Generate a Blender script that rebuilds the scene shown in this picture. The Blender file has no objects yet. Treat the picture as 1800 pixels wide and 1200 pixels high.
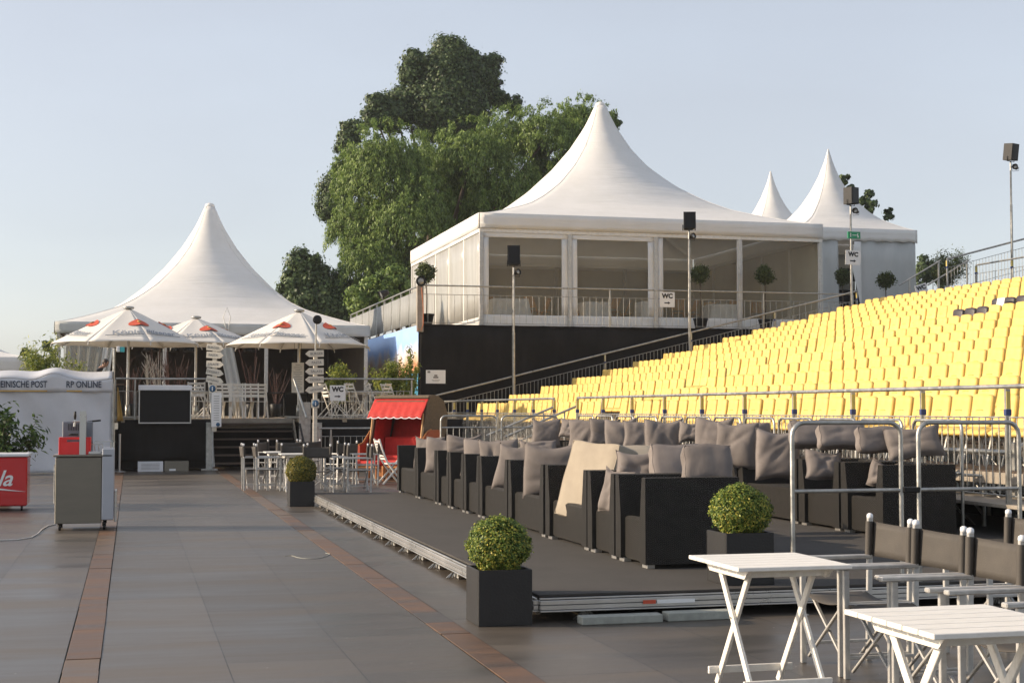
import bpy, math, random
import numpy as np
from mathutils import Vector, Matrix
random.seed(7); RNG=np.random.default_rng(7)
scene=bpy.context.scene
R=math.radians
# ---------------------------------------------------------------- camera
F=2600.; H=1.55
PITCH=math.atan(120/F); YAW=math.atan(669/F*math.cos(PITCH))
cd=bpy.data.cameras.new('camera'); cam=bpy.data.objects.new('camera',cd); scene.collection.objects.link(cam)
cd.lens=52.0; cd.sensor_width=36; cd.clip_start=.1; cd.clip_end=3000
cam.location=(0,0,H); cam.rotation_euler=(math.pi/2+PITCH,0,-YAW); scene.camera=cam
_fw=np.array([math.sin(YAW)*math.cos(PITCH),math.cos(YAW)*math.cos(PITCH),math.sin(PITCH)])
_rt=np.array([math.cos(YAW),-math.sin(YAW),0]); _up=np.cross(_rt,_fw)
def at(px,py,x=None,y=None,z=None):
    """world point seen at a pixel of the 1800x1200 photo, on a plane x=, y= or z="""
    d=_fw+_rt*(px-900)/F+_up*(600-py)/F
    t=(x/d[0]) if x is not None else (y/d[1]) if y is not None else ((z-H)/d[2])
    return Vector((d[0]*t,d[1]*t,H+d[2]*t))
# ---------------------------------------------------------------- light
SUN_EL=23.; SUN_AZ=math.atan2(-.968,.249)      # clockwise from +Y
w=bpy.data.worlds.new('World'); scene.world=w; w.use_nodes=True
nt=w.node_tree; bg=nt.nodes['Background']
sky=nt.nodes.new('ShaderNodeTexSky'); sky.sky_type='NISHITA'; sky.sun_disc=False
sky.sun_elevation=R(SUN_EL); sky.sun_rotation=SUN_AZ; sky.air_density=1.0; sky.dust_density=1.6; sky.ozone_density=1.5
hs=nt.nodes.new('ShaderNodeHueSaturation'); hs.inputs['Saturation'].default_value=.5; hs.inputs['Value'].default_value=1.0
nt.links.new(sky.outputs[0],hs.inputs['Color']); 
hz=nt.nodes.new('ShaderNodeMix'); hz.data_type='RGBA'; hz.inputs[7].default_value=(1.64,1.68,1.90,1)   # pale summer haze in the sky
nt.links.new(hs.outputs[0],hz.inputs[6]); nt.links.new(hz.outputs[2],bg.inputs['Color']); bg.inputs['Strength'].default_value=.15
_tc=nt.nodes.new('ShaderNodeTexCoord'); _mp=nt.nodes.new('ShaderNodeMapping'); _mp.inputs['Scale'].default_value=(1,1,3.2); _nz=nt.nodes.new('ShaderNodeTexNoise'); _nz.inputs['Scale'].default_value=1.7; _nz.inputs['Detail'].default_value=5; _nz.inputs['Roughness'].default_value=.45
_mr=nt.nodes.new('ShaderNodeMapRange'); _mr.inputs[1].default_value=.35; _mr.inputs[2].default_value=.65; _mr.inputs[3].default_value=.27; _mr.inputs[4].default_value=.50   # thin uneven veil of cirrus
nt.links.new(_tc.outputs['Generated'],_mp.inputs[0]); nt.links.new(_mp.outputs[0],_nz.inputs['Vector']); nt.links.new(_nz.outputs[0],_mr.inputs[0]); nt.links.new(_mr.outputs[0],hz.inputs[0])
sl=bpy.data.lights.new('sun','SUN'); sl.energy=3.7; sl.angle=R(.6); sl.color=(1,.80,.58)
so=bpy.data.objects.new('sun',sl); scene.collection.objects.link(so)
_sd=Vector((math.sin(SUN_AZ)*math.cos(R(SUN_EL)),math.cos(SUN_AZ)*math.cos(R(SUN_EL)),math.sin(R(SUN_EL))))
so.rotation_euler=_sd.to_track_quat('Z','Y').to_euler(); so.location=(-20,5,20)
vs=scene.view_settings; vs.view_transform='Standard'; vs.look='None'; vs.exposure=.8; vs.gamma=1
# ---------------------------------------------------------------- helpers
COL=scene.collection
class MB:
    def __init__(s): s.v=[]; s.f=[]; s.mi=[]; s.sm=[]
    def add(s,vs,fs,mi=0,M=None,smooth=False):
        o=len(s.v)
        s.v+= [tuple(M@Vector(p)) for p in vs] if M is not None else [tuple(p) for p in vs]
        s.f+=[tuple(i+o for i in f) for f in fs]; s.mi+=[mi]*len(fs); s.sm+=[smooth]*len(fs); return s
    def box(s,c,d,b=.004,rz=0,M=None,mi=0):
        h=[x/2 for x in d]; b=min(b,min(h)*.45); V=[];idx={}
        for sx in(-1,1):
            for sy in(-1,1):
                for sz in(-1,1):
                    for a in range(3):
                        p=[sx*(h[0]-b),sy*(h[1]-b),sz*(h[2]-b)]; p[a]=(sx,sy,sz)[a]*h[a]
                        idx[(sx,sy,sz,a)]=len(V); V.append(p)
        Fs=[]
        q=[(-1,-1),(1,-1),(1,1),(-1,1)]
        def k(a,sa,u,v,axis):
            t=[0,0,0]; t[a]=sa; t[(a+1)%3]=u; t[(a+2)%3]=v; return idx[(t[0],t[1],t[2],axis)]
        for a in range(3):
            for sa in(-1,1):
                f=[k(a,sa,u,v,a) for u,v in q]; Fs.append(f if sa>0 else f[::-1])
            for u in(-1,1):
                for v in(-1,1):
                    A=(a+1)%3;B=(a+2)%3
                    f=[k(a,-1,u,v,A),k(a,1,u,v,A),k(a,1,u,v,B),k(a,-1,u,v,B)]
                    Fs.append(f if u*v<0 else f[::-1])
        for sx in(-1,1):
            for sy in(-1,1):
                for sz in(-1,1):
                    f=[idx[(sx,sy,sz,a)] for a in range(3)]; Fs.append(f if sx*sy*sz>0 else f[::-1])
        T=Matrix.Translation(c)@Matrix.Rotation(rz,4,'Z')
        if M is not None: T=M@T
        return s.add(V,Fs,mi,T)
    def bar(s,p,q,w,d=None,b=.003,up=(0,0,1),mi=0):
        """rectangular bar from p to q"""
        p=Vector(p);q=Vector(q);d=d or w; z=(q-p); L=z.length; z.normalize(); u=Vector(up)
        if abs(z.dot(u))>.98: u=Vector((0,1,0))
        x=u.cross(z).normalized(); y=z.cross(x)
        M=Matrix(((x.x,y.x,z.x,0),(x.y,y.y,z.y,0),(x.z,y.z,z.z,0),(0,0,0,1))); M=Matrix.Translation((p+q)/2)@M
        return s.box((0,0,0),(w,d,L),b,M=M,mi=mi)
    def tube(s,pts,r,n=10,cap=True,mi=0):
        pts=[Vector(p) for p in pts]; rs=r if isinstance(r,(list,tuple)) else [r]*len(pts)
        V=[];prev=None
        for i,p in enumerate(pts):
            t=(pts[min(i+1,len(pts)-1)]-pts[max(i-1,0)]).normalized()
            if prev is None:
                u=Vector((0,0,1)) if abs(t.z)<.9 else Vector((1,0,0)); x=u.cross(t).normalized()
            else: x=(prev-t*prev.dot(t)).normalized()
            prev=x; y=t.cross(x)
            for k in range(n):
                a=2*math.pi*k/n; V.append(p+(x*math.cos(a)+y*math.sin(a))*rs[i])
        Fs=[]
        for i in range(len(pts)-1):
            for k in range(n): Fs.append((i*n+k,i*n+(k+1)%n,(i+1)*n+(k+1)%n,(i+1)*n+k))
        s.add(V,Fs,mi,smooth=True)
        if cap: s.add(V[:n][::-1],[tuple(range(n))],mi); s.add(V[-n:],[tuple(range(n))],mi)
        return s
    def lathe(s,prof,c=(0,0,0),n=20,M=None,mi=0,smooth=True):
        V=[];Fs=[]
        for r,z in prof:
            for k in range(n):
                a=2*math.pi*k/n; V.append((c[0]+r*math.cos(a),c[1]+r*math.sin(a),c[2]+z))
        for i in range(len(prof)-1):
            for k in range(n): Fs.append((i*n+k,i*n+(k+1)%n,(i+1)*n+(k+1)%n,(i+1)*n+k))
        Fs.append(tuple(range(n))[::-1]); Fs.append(tuple(range((len(prof)-1)*n,len(prof)*n)))
        return s.add(V,Fs,mi,M,smooth)
    def prism(s,poly,axis,a,b,mi=0,M=None):
        """extrude 2D poly (in the two other axes, cyclic order) from a to b along axis"""
        n=len(poly); V=[]
        for t in(a,b):
            for u,v in poly:
                p=[0,0,0]; p[axis]=t; p[(axis+1)%3]=u; p[(axis+2)%3]=v; V.append(p)
        Fs=[tuple(range(n))[::-1],tuple(range(n,2*n))]+[(i,(i+1)%n,n+(i+1)%n,n+i) for i in range(n)]
        return s.add(V,Fs,mi,M)
    def grid(s,fn,nu,nv,mi=0,smooth=True,thick=0):
        P=[[Vector(fn(i/nu,j/nv)) for j in range(nv+1)] for i in range(nu+1)]
        V=[P[i][j] for i in range(nu+1) for j in range(nv+1)]; W=nv+1
        Fs=[(i*W+j,(i+1)*W+j,(i+1)*W+j+1,i*W+j+1) for i in range(nu) for j in range(nv)]
        if thick:
            N=[]
            for i in range(nu+1):
                for j in range(nv+1):
                    du=P[min(i+1,nu)][j]-P[max(i-1,0)][j]; dv=P[i][min(j+1,nv)]-P[i][max(j-1,0)]
                    nn=du.cross(dv); N.append(nn.normalized() if nn.length>1e-9 else Vector((0,0,1)))
            m=len(V); V=V+[V[k]-N[k]*thick for k in range(m)]
            Fs=Fs+[tuple(i+m for i in f[::-1]) for f in Fs]
            for i in range(nu):
                a,b=i*W,(i+1)*W; Fs.append((a,a+m,b+m,b)); a,b=i*W+nv,(i+1)*W+nv; Fs.append((b,b+m,a+m,a))
            for j in range(nv):
                a,b=j,j+1; Fs.append((b,b+m,a+m,a)); a,b=nu*W+j,nu*W+j+1; Fs.append((a,a+m,b+m,b))
        return s.add(V,Fs,mi,smooth=smooth)
    def mesh(s,name,mats):
        me=bpy.data.meshes.new(name); me.from_pydata(s.v,[],s.f)
        for m in (mats if isinstance(mats,(list,tuple)) else [mats]): me.materials.append(m)
        me.polygons.foreach_set('material_index',s.mi); me.polygons.foreach_set('use_smooth',s.sm); me.update(); return me
    def build(s,name,mats,parent=None,loc=(0,0,0),rz=0):
        o=bpy.data.objects.new(name,s.mesh(name,mats)); COL.objects.link(o)
        o.location=loc; o.rotation_euler=(0,0,rz)
        if parent is not None: link(o,parent)
        return o
def link(o,parent): o.parent=parent; KIDS.setdefault(parent.name,[]).append(o)
def tag(o,label,cat,group=None):
    o['label']=label; o['category']=cat
    if group: o['group']=group
    return o
def thing(name,label,cat,loc=(0,0,0),rz=0,group=None):
    o=bpy.data.objects.new(name,None); COL.objects.link(o); o.location=loc; o.rotation_euler=(0,0,rz); o.empty_display_size=.2
    return tag(o,label,cat,group)
def struct(o): o['kind']='structure'; return o
def copy_tree(o,loc=None,rz=None,label=None,group=None,parent=None,scale=None):
    c=o.copy(); COL.objects.link(c); c.parent=None
    if parent is not None: link(c,parent)
    if loc is not None: c.location=loc
    if rz is not None: c.rotation_euler=(0,0,rz)
    if scale is not None: c.scale=scale
    if label: c['label']=label
    if group: c['group']=group
    for ch in KIDS.get(o.name,[]): copy_tree(ch,parent=c)
    return c
KIDS={}
def smoothobj(o): 
    for p in o.data.polygons: p.use_smooth=True
    return o
ORD=['zeroth','first','second','third','fourth','fifth','sixth','seventh','eighth','ninth','tenth','eleventh','twelfth','thirteenth','fourteenth','fifteenth','sixteenth','seventeenth','eighteenth','nineteenth','twentieth','twenty-first','twenty-second','twenty-third','twenty-fourth','twenty-fifth','twenty-sixth','twenty-seventh','twenty-eighth','twenty-ninth','thirtieth','thirty-first','thirty-second','thirty-third','thirty-fourth','thirty-fifth','thirty-sixth']
# ---------------------------------------------------------------- materials
def mat(name,c,rough=.6,metal=0,c2=None,nscale=6,bump=0,bscale=40,spec=.5,stretch=(1,1,1),rvar=0,island=0,trans=0,coat=0):
    m=bpy.data.materials.new(name); m.use_nodes=True; t=m.node_tree; N=t.nodes; L=t.links; p=N['Principled BSDF']
    p.inputs['Base Color'].default_value=(*c,1); p.inputs['Roughness'].default_value=rough; p.inputs['Metallic'].default_value=metal
    p.inputs['Specular IOR Level'].default_value=spec
    if coat: p.inputs['Coat Weight'].default_value=coat
    tc=N.new('ShaderNodeTexCoord'); mp=N.new('ShaderNodeMapping'); mp.inputs['Scale'].default_value=stretch; L.new(tc.outputs['Object'],mp.inputs['Vector'])
    c2=c2 or tuple(x*.82 for x in c)
    nz=N.new('ShaderNodeTexNoise'); nz.inputs['Scale'].default_value=nscale; nz.inputs['Detail'].default_value=6; nz.inputs['Roughness'].default_value=.65; L.new(mp.outputs[0],nz.inputs['Vector'])
    rp=N.new('ShaderNodeValToRGB'); rp.color_ramp.elements[0].position=.35; rp.color_ramp.elements[1].position=.68
    rp.color_ramp.elements[0].color=(*c2,1); rp.color_ramp.elements[1].color=(*c,1)
    src=nz.outputs['Fac']
    if island:
        g=N.new('ShaderNodeNewGeometry'); mx=N.new('ShaderNodeMath'); mx.operation='MULTIPLY_ADD'; mx.inputs[1].default_value=island; 
        ad=N.new('ShaderNodeMath'); ad.operation='MULTIPLY_ADD'; ad.inputs[1].default_value=1-island*.5; ad.inputs[2].default_value=-island*.25
        L.new(nz.outputs['Fac'],ad.inputs[0]); L.new(g.outputs['Random Per Island'],mx.inputs[0]); L.new(ad.outputs[0],mx.inputs[2]); src=mx.outputs[0]
    L.new(src,rp.inputs['Fac']); L.new(rp.outputs[0],p.inputs['Base Color'])
    if rvar:
        mr=N.new('ShaderNodeMapRange'); mr.inputs[1].default_value=.3; mr.inputs[2].default_value=.7; mr.inputs[3].default_value=max(.02,rough-rvar); mr.inputs[4].default_value=min(1,rough+rvar)
        L.new(nz.outputs['Fac'],mr.inputs[0]); L.new(mr.outputs[0],p.inputs['Roughness'])
    if bump:
        n2=N.new('ShaderNodeTexNoise'); n2.inputs['Scale'].default_value=bscale; n2.inputs['Detail'].default_value=4; L.new(mp.outputs[0],n2.inputs['Vector'])
        b=N.new('ShaderNodeBump'); b.inputs['Strength'].default_value=bump; b.inputs['Distance'].default_value=.02; L.new(n2.outputs['Fac'],b.inputs['Height']); L.new(b.outputs[0],p.inputs['Normal'])
    if trans:
        out=N['Material Output']; tr=N.new('ShaderNodeBsdfTranslucent'); L.new(rp.outputs[0],tr.inputs['Color']); ms=N.new('ShaderNodeMixShader'); ms.inputs[0].default_value=trans
        L.new(p.outputs[0],ms.inputs[1]); L.new(tr.outputs[0],ms.inputs[2]); L.new(ms.outputs[0],out.inputs['Surface'])
    return m
M={}
M['alu']=mat('galvanised_steel',(.50,.49,.46),.38,.75,(.30,.30,.28),nscale=9,rvar=.12,bump=.05)
M['alu_rail']=mat('aluminium_profile',(.60,.59,.57),.32,.8,(.54,.53,.50),nscale=3,rvar=.08)
M['chair_alu']=mat('painted_aluminium',(.55,.54,.51),.4,.35,(.42,.41,.39),nscale=14)
M['steel']=mat('brushed_stainless',(.21,.19,.155),.35,.6,(.18,.165,.135),nscale=1.5,stretch=(1,1,4),rvar=.05)
M['white_paint']=mat('white_painted_wood',(.80,.78,.73),.45,0,(.68,.65,.59),nscale=10,stretch=(1,6,1),bump=.1,bscale=30)
M['tent']=mat('tent_fabric',(.86,.85,.83),.55,0,(.80,.79,.76),nscale=1.2,bump=.18,bscale=1.6,trans=.2)
M['tent_dull']=mat('tent_wall_fabric',(.70,.71,.70),.55,0,(.60,.62,.61),nscale=1.5,bump=.25,bscale=2.2,stretch=(1,1,.3),trans=.3)
M['marquee_liner']=mat('tan_rear_tent_wall',(.64,.60,.50),.8,0,(.57,.53,.44),nscale=.8)
M['booth']=mat('booth_tarpaulin',(.62,.63,.66),.5,0,(.54,.55,.58),nscale=1.2,bump=.3,bscale=2.0,trans=.08)
M['yellow']=mat('yellow_seat_cover',(.80,.585,.185),.65,0,(.74,.51,.135),nscale=5,bump=.12,bscale=9,trans=.1)
M['yellow_print']=mat('faded_print',(.62,.40,.09),.7)
M['blackcover']=mat('dark_seat_cover',(.05,.045,.05),.5,0,(.035,.03,.035),nscale=7)
M['black_cloth']=mat('black_molton_cloth',(.019,.018,.017),.95,0,(.010,.0095,.009),spec=.15,nscale=1.3,bump=.6,bscale=1.8,stretch=(1,1,.35))
M['black_pl']=mat('black_plastic',(.012,.012,.012),.5,0,(.008,.008,.008),bump=.05,spec=.3)
M['planter']=mat('black_planter_composite',(.016,.015,.014),.5,0,(.011,.010,.010),nscale=4,bump=.15,bscale=60)
M['cushion']=mat('taupe_cushion_fabric',(.195,.170,.157),.85,0,(.15,.130,.120),nscale=4,bump=.3,bscale=6)
M['cushion_light']=mat('beige_cushion_fabric',(.33,.285,.22),.85,0,(.28,.24,.185),nscale=4,bump=.25,bscale=5)
M['sling']=mat('dark_sling_fabric',(.055,.048,.040),.7,0,(.040,.035,.030),nscale=5,bump=.1,bscale=120)
M['red_fabric']=mat('red_canvas',(.60,.032,.022),.7,0,(.46,.022,.016),nscale=8,bump=.2,bscale=14,trans=.1)
M['red_wood']=mat('red_stained_wood',(.42,.06,.02),.4,0,(.30,.035,.012),nscale=6,stretch=(1,1,6))
M['wicker_brown']=mat('brown_woven_wicker',(.15,.105,.06),.7,0,(.08,.055,.03),nscale=30,bump=.6,bscale=60)
M['orange_wood']=mat('varnished_wood',(.50,.20,.055),.4,0,(.36,.13,.035),nscale=8,stretch=(1,1,5))
M['teak']=mat('light_teak',(.72,.42,.17),.5,0,(.58,.32,.12),nscale=8,stretch=(1,1,5))
M['linen']=mat('white_tablecloth',(.88,.88,.92),.8,0,(.70,.70,.73),nscale=3,bump=.2,bscale=5)
M['wood_dark']=mat('dark_deck_board',(.085,.055,.035),.55,0,(.045,.030,.02),nscale=5,stretch=(.4,6,1),bump=.2)
M['wood_grey']=mat('weathered_board',(.34,.30,.25),.7,0,(.24,.21,.17),nscale=5,stretch=(.5,6,1),bump=.2)
M['sign_wood']=mat('cream_painted_board',(.68,.63,.53),.6,0,(.58,.53,.44),nscale=8,stretch=(1,1,4))
M['sign_white']=mat('white_sign_board',(.80,.80,.79),.5,0,(.74,.74,.73))
M['ink']=mat('black_ink',(.02,.02,.022),.6)
M['ink_soft']=mat('grey_ink',(.22,.21,.20),.7)
M['navy']=mat('navy_ink',(.02,.035,.07),.6)
M['gold']=mat('gold_ink',(.55,.34,.08),.6)
M['blue_disc']=mat('blue_enamel',(.03,.11,.22),.5)
M['green_sign']=mat('green_exit_plastic',(.01,.28,.12),.4)
M['logo_grey']=mat('umbrella_print_grey',(.27,.30,.34),.7)
M['logo_red']=mat('umbrella_print_red',(.62,.10,.05),.7,0,(.45,.07,.03),nscale=20)
M['canopy']=mat('parasol_canvas',(.80,.78,.74),.75,0,(.75,.73,.69),nscale=2,bump=.15,bscale=4,trans=.22)
M['red_cooler']=mat('red_lacquer',(.55,.012,.016),.22,0,(.50,.01,.014),nscale=2,coat=.5)
M['red_crate']=mat('red_crate_plastic',(.80,.03,.03),.35,0,(.72,.025,.025))
M['white_pl']=mat('white_plastic',(.72,.73,.75),.4,0,(.66,.67,.69))
M['grey_pl']=mat('grey_blue_plastic',(.18,.20,.24),.45)
M['screen']=mat('black_screen_glass',(.007,.007,.008),.35,spec=.2)
M['turq']=mat('turquoise_plastic',(.05,.45,.47),.4)
M['cable']=mat('pale_cable',(.60,.58,.55),.5)
M['cable_o']=mat('orange_cable',(.5,.14,.04),.5)
M['cable_d']=mat('dark_cable',(.02,.02,.02),.5)
M['blue_clamp']=mat('blue_clamp',(.03,.05,.16),.5)
M['yellow_tag']=mat('yellow_tag',(.70,.55,.14),.6)
M['stone']=mat('pale_paver',(.36,.37,.33),.8,0,(.26,.27,.24),nscale=12,bump=.2)
M['skin']=mat('skin',(.42,.25,.18),.6); M['dark_cloth2']=mat('dark_clothes',(.02,.02,.025),.8); M['hair']=mat('dark_hair',(.02,.014,.01),.6)
M['lens']=mat('lamp_lens',(.30,.30,.28),.15,.4)
M['bark']=mat('bark',(.11,.085,.06),.9,0,(.06,.045,.03),nscale=4,stretch=(3,3,.6),bump=.7,bscale=12)
M['soil']=mat('potting_soil',(.03,.022,.016),.9)
M['twig_red']=mat('red_twig',(.07,.025,.018),.7); M['twig_pale']=mat('pale_birch_twig',(.30,.28,.25),.7)
M['interior_floor']=mat('plank_deck_floor',(.33,.27,.19),.6,0,(.24,.19,.13),nscale=4,stretch=(6,.5,1),bump=.1)
M['carpet']=mat('charcoal_stage_carpet',(.052,.047,.042),.9,0,(.040,.036,.032),nscale=1.6,bump=.35,bscale=140)
M['ground']=mat('compacted_gravel',(.17,.155,.13),.9,0,(.10,.10,.07),nscale=.4,bump=.3,bscale=6)
def leafmat(n,a,b,trans=.3): return mat(n,a,.5,0,b,nscale=.9,island=.75,trans=trans,spec=.3)
M['leaf_box']=leafmat('boxwood_leaves',(.27,.34,.065),(.05,.10,.016)); M['leaf_box'].node_tree.nodes['Color Ramp'].color_ramp.elements.new(.9).color=(.50,.42,.07,1)
M['leaf_thuja']=leafmat('yellow_conifer_leaves',(.30,.24,.04),(.05,.08,.012))
M['leaf_willow']=leafmat('willow_leaves',(.24,.33,.085),(.08,.14,.030))
M['leaf_poplar']=leafmat('poplar_leaves',(.125,.180,.070),(.034,.062,.022))
M['leaf_bamboo']=leafmat('bamboo_leaves',(.36,.38,.07),(.12,.17,.025))
M['leaf_olive']=leafmat('bay_leaves',(.13,.16,.055),(.04,.06,.02))
M['leaf_laurel']=leafmat('laurel_leaves',(.085,.14,.030),(.02,.045,.010))
# weave for the rattan armchairs
def weave_mat():
    m=mat('charcoal_rattan_weave',(.052,.047,.040),.5,0,(.037,.034,.029),nscale=12,spec=.3); t=m.node_tree;N=t.nodes;L=t.links;p=N['Principled BSDF']
    tc=N['Texture Coordinate']; sx=N.new('ShaderNodeSeparateXYZ'); L.new(tc.outputs['Object'],sx.inputs[0])
    def M2(op,a,b=None,c=None):
        n=N.new('ShaderNodeMath'); n.operation=op
        for i,v in enumerate((a,b,c)):
            if v is None: continue
            if isinstance(v,(int,float)): n.inputs[i].default_value=v
            else: L.new(v,n.inputs[i])
        return n.outputs[0]
    xy=M2('ADD',sx.outputs[0],sx.outputs[1])
    a=M2('SINE',M2('MULTIPLY',xy,2*math.pi/.036)); b=M2('SINE',M2('MULTIPLY',sx.outputs[2],2*math.pi/.018)); c=M2('SINE',M2('MULTIPLY',xy,2*math.pi/.012))
    h=M2('ADD',M2('MULTIPLY',a,b),M2('MULTIPLY',c,.25))
    bp=N.new('ShaderNodeBump'); bp.inputs['Strength'].default_value=1; bp.inputs['Distance'].default_value=.014; L.new(h,bp.inputs['Height']); L.new(bp.outputs[0],p.inputs['Normal'])
    return m
M['rattan']=weave_mat()
def pvc_mat(name,alpha,col,rough):
    m=bpy.data.materials.new(name); m.use_nodes=True; N=m.node_tree.nodes; L=m.node_tree.links; p=N['Principled BSDF']
    p.inputs['Base Color'].default_value=(*col,1); p.inputs['Roughness'].default_value=rough
    nz=N.new('ShaderNodeTexNoise'); nz.inputs['Scale'].default_value=1.3; tc=N.new('ShaderNodeTexCoord'); mp=N.new('ShaderNodeMapping'); mp.inputs['Scale'].default_value=(3,3,.5); L.new(tc.outputs['Object'],mp.inputs[0]); L.new(mp.outputs[0],nz.inputs['Vector'])
    b=N.new('ShaderNodeBump'); b.inputs['Strength'].default_value=.2; b.inputs['Distance'].default_value=.02; L.new(nz.outputs[0],b.inputs['Height']); L.new(b.outputs[0],p.inputs['Normal'])
    tr=N.new('ShaderNodeBsdfTransparent'); tr.inputs[0].default_value=(.93,.92,.88,1); ms=N.new('ShaderNodeMixShader')
    mr=N.new('ShaderNodeMapRange'); mr.inputs[1].default_value=.35; mr.inputs[2].default_value=.65; mr.inputs[3].default_value=alpha*.93; mr.inputs[4].default_value=alpha*1.07; L.new(nz.outputs[0],mr.inputs[0]); L.new(mr.outputs[0],ms.inputs[0])
    L.new(tr.outputs[0],ms.inputs[1]); L.new(p.outputs[0],ms.inputs[2]); L.new(ms.outputs[0],N['Material Output'].inputs['Surface']); return m
M['pvc']=pvc_mat('clear_pvc_window',.10,(.50,.47,.40),.25)
M['panel_grey']=mat('pale_grey_panel',(.40,.42,.46),.4,0,(.36,.38,.42),nscale=3)
M['pvc_side']=pvc_mat('sky_grey_pvc_window',.72,(.46,.46,.44),.3)  # near-opaque grey stands in for sky reflected in the side windows
M['pvc_clear']=pvc_mat('clear_pvc_curtain',.35,(.6,.6,.57),.2)
M['mesh_grey']=pvc_mat('grey_windbreak_mesh',.72,(.30,.31,.31),.6)
M['acrylic']=pvc_mat('clear_acrylic',.3,(.7,.72,.72),.1)
def floor_patch():
    m=bpy.data.materials.new('grey_floor_panels'); m.use_nodes=True; N=m.node_tree.nodes; L=m.node_tree.links; p=N['Principled BSDF']
    tc=N.new('ShaderNodeTexCoord'); mp=N.new('ShaderNodeMapping'); mp.inputs['Rotation'].default_value=(0,0,R(90)); L.new(tc.outputs['Object'],mp.inputs[0])
    br=N.new('ShaderNodeTexBrick'); br.inputs['Scale'].default_value=1; br.inputs['Brick Width'].default_value=2.4; br.inputs['Row Height'].default_value=.75; br.inputs['Mortar Size'].default_value=.0035; br.inputs['Mortar Smooth'].default_value=.2
    br.offset=.37; br.inputs['Color1'].default_value=(.068,.061,.053,1); br.inputs['Color2'].default_value=(.094,.084,.073,1); br.inputs['Mortar'].default_value=(.018,.017,.016,1); L.new(mp.outputs[0],br.inputs['Vector'])
    m2=N.new('ShaderNodeMapping'); m2.inputs['Scale'].default_value=(.30,1.5,1); L.new(tc.outputs['Object'],m2.inputs[0])
    nz=N.new('ShaderNodeTexNoise'); nz.inputs['Scale'].default_value=.9; nz.inputs['Detail'].default_value=9; nz.inputs['Roughness'].default_value=.62; L.new(m2.outputs[0],nz.inputs['Vector'])
    nz2=N.new('ShaderNodeTexNoise'); nz2.inputs['Scale'].default_value=60; nz2.inputs['Detail'].default_value=3; L.new(tc.outputs['Object'],nz2.inputs['Vector'])
    rp=N.new('ShaderNodeValToRGB'); rp.color_ramp.elements[0].position=.3; rp.color_ramp.elements[1].position=.7; rp.color_ramp.elements[0].color=(.60,.60,.62,1); rp.color_ramp.elements[1].color=(1.28,1.18,1.05,1); L.new(nz.outputs[0],rp.inputs[0])
    mx=N.new('ShaderNodeMix'); mx.data_type='RGBA'; mx.blend_type='MULTIPLY'; mx.inputs[0].default_value=1; L.new(br.outputs[0],mx.inputs[6]); L.new(rp.outputs[0],mx.inputs[7])
    vo=N.new('ShaderNodeTexVoronoi'); vo.inputs['Scale'].default_value=3.4; L.new(tc.outputs['Object'],vo.inputs['Vector'])
    lt=N.new('ShaderNodeMath'); lt.operation='LESS_THAN'; lt.inputs[1].default_value=.022; L.new(vo.outputs['Distance'],lt.inputs[0])
    mx2=N.new('ShaderNodeMix'); mx2.data_type='RGBA'; mx2.inputs[7].default_value=(.42,.40,.36,1); L.new(lt.outputs[0],mx2.inputs[0]); L.new(mx.outputs[2],mx2.inputs[6]); L.new(mx2.outputs[2],p.inputs['Base Color'])
    mr=N.new('ShaderNodeMapRange'); mr.inputs[1].default_value=.35; mr.inputs[2].default_value=.65; mr.inputs[3].default_value=.28; mr.inputs[4].default_value=.52; L.new(nz.outputs[0],mr.inputs[0]); L.new(mr.outputs[0],p.inputs['Roughness'])
    ad=N.new('ShaderNodeMath'); ad.operation='MULTIPLY_ADD'; ad.inputs[1].default_value=.15; L.new(nz2.outputs[0],ad.inputs[0]); iv=N.new('ShaderNodeMath'); iv.operation='MULTIPLY'; iv.inputs[1].default_value=-1; L.new(br.outputs['Fac'],iv.inputs[0]); L.new(iv.outputs[0],ad.inputs[2])
    b=N.new('ShaderNodeBump'); b.inputs['Strength'].default_value=.5; b.inputs['Distance'].default_value=.006; L.new(ad.outputs[0],b.inputs['Height']); L.new(b.outputs[0],p.inputs['Normal'])
    return m
M['floor']=floor_patch()
M['rust1']=mat('rusty_brown_plate',(.145,.075,.036),.5,0,(.070,.045,.030),nscale=1.3,stretch=(.6,3,1),rvar=.1,bump=.1)
M['rust2']=mat('pale_brown_plate',(.150,.092,.048),.45,0,(.085,.060,.042),nscale=1.3,stretch=(.6,3,1),rvar=.1,bump=.1)
M['rust3']=mat('dark_brown_plate',(.062,.050,.042),.4,0,(.048,.038,.032),nscale=1.3,stretch=(.6,3,1),rvar=.1,bump=.1)
# ---------------------------------------------------------------- text
def text_mb(body,size,depth=.0,shear=0,align='CENTER',bold=0):
    cu=bpy.data.curves.new('t','FONT'); cu.body=body; cu.size=size; cu.shear=shear; cu.align_x=align; cu.offset=bold; cu.resolution_u=3; cu.extrude=.001
    o=bpy.data.objects.new('t',cu); COL.objects.link(o); dg=bpy.context.evaluated_depsgraph_get(); dg.update()
    me=bpy.data.meshes.new_from_object(o.evaluated_get(dg)); vs=[v.co.copy() for v in me.vertices]; fs=[tuple(p.vertices) for p in me.polygons]
    bpy.data.objects.remove(o); bpy.data.meshes.remove(me); return vs,fs
def text(name,body,size,m,parent,loc,right=(1,0,0),up=(0,0,1),shear=0,align='CENTER',bold=0,mapf=None,sx=1.0):
    vs,fs=text_mb(body,size,shear=shear,align=align,bold=bold)
    r=Vector(right).normalized(); u=Vector(up).normalized(); n=r.cross(u)
    P=[mapf(v) if mapf else Vector(loc)+r*v.x*sx+u*v.y+n*v.z for v in vs]
    mb=MB(); mb.add(P,fs); return mb.build(name,m,parent)
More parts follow.
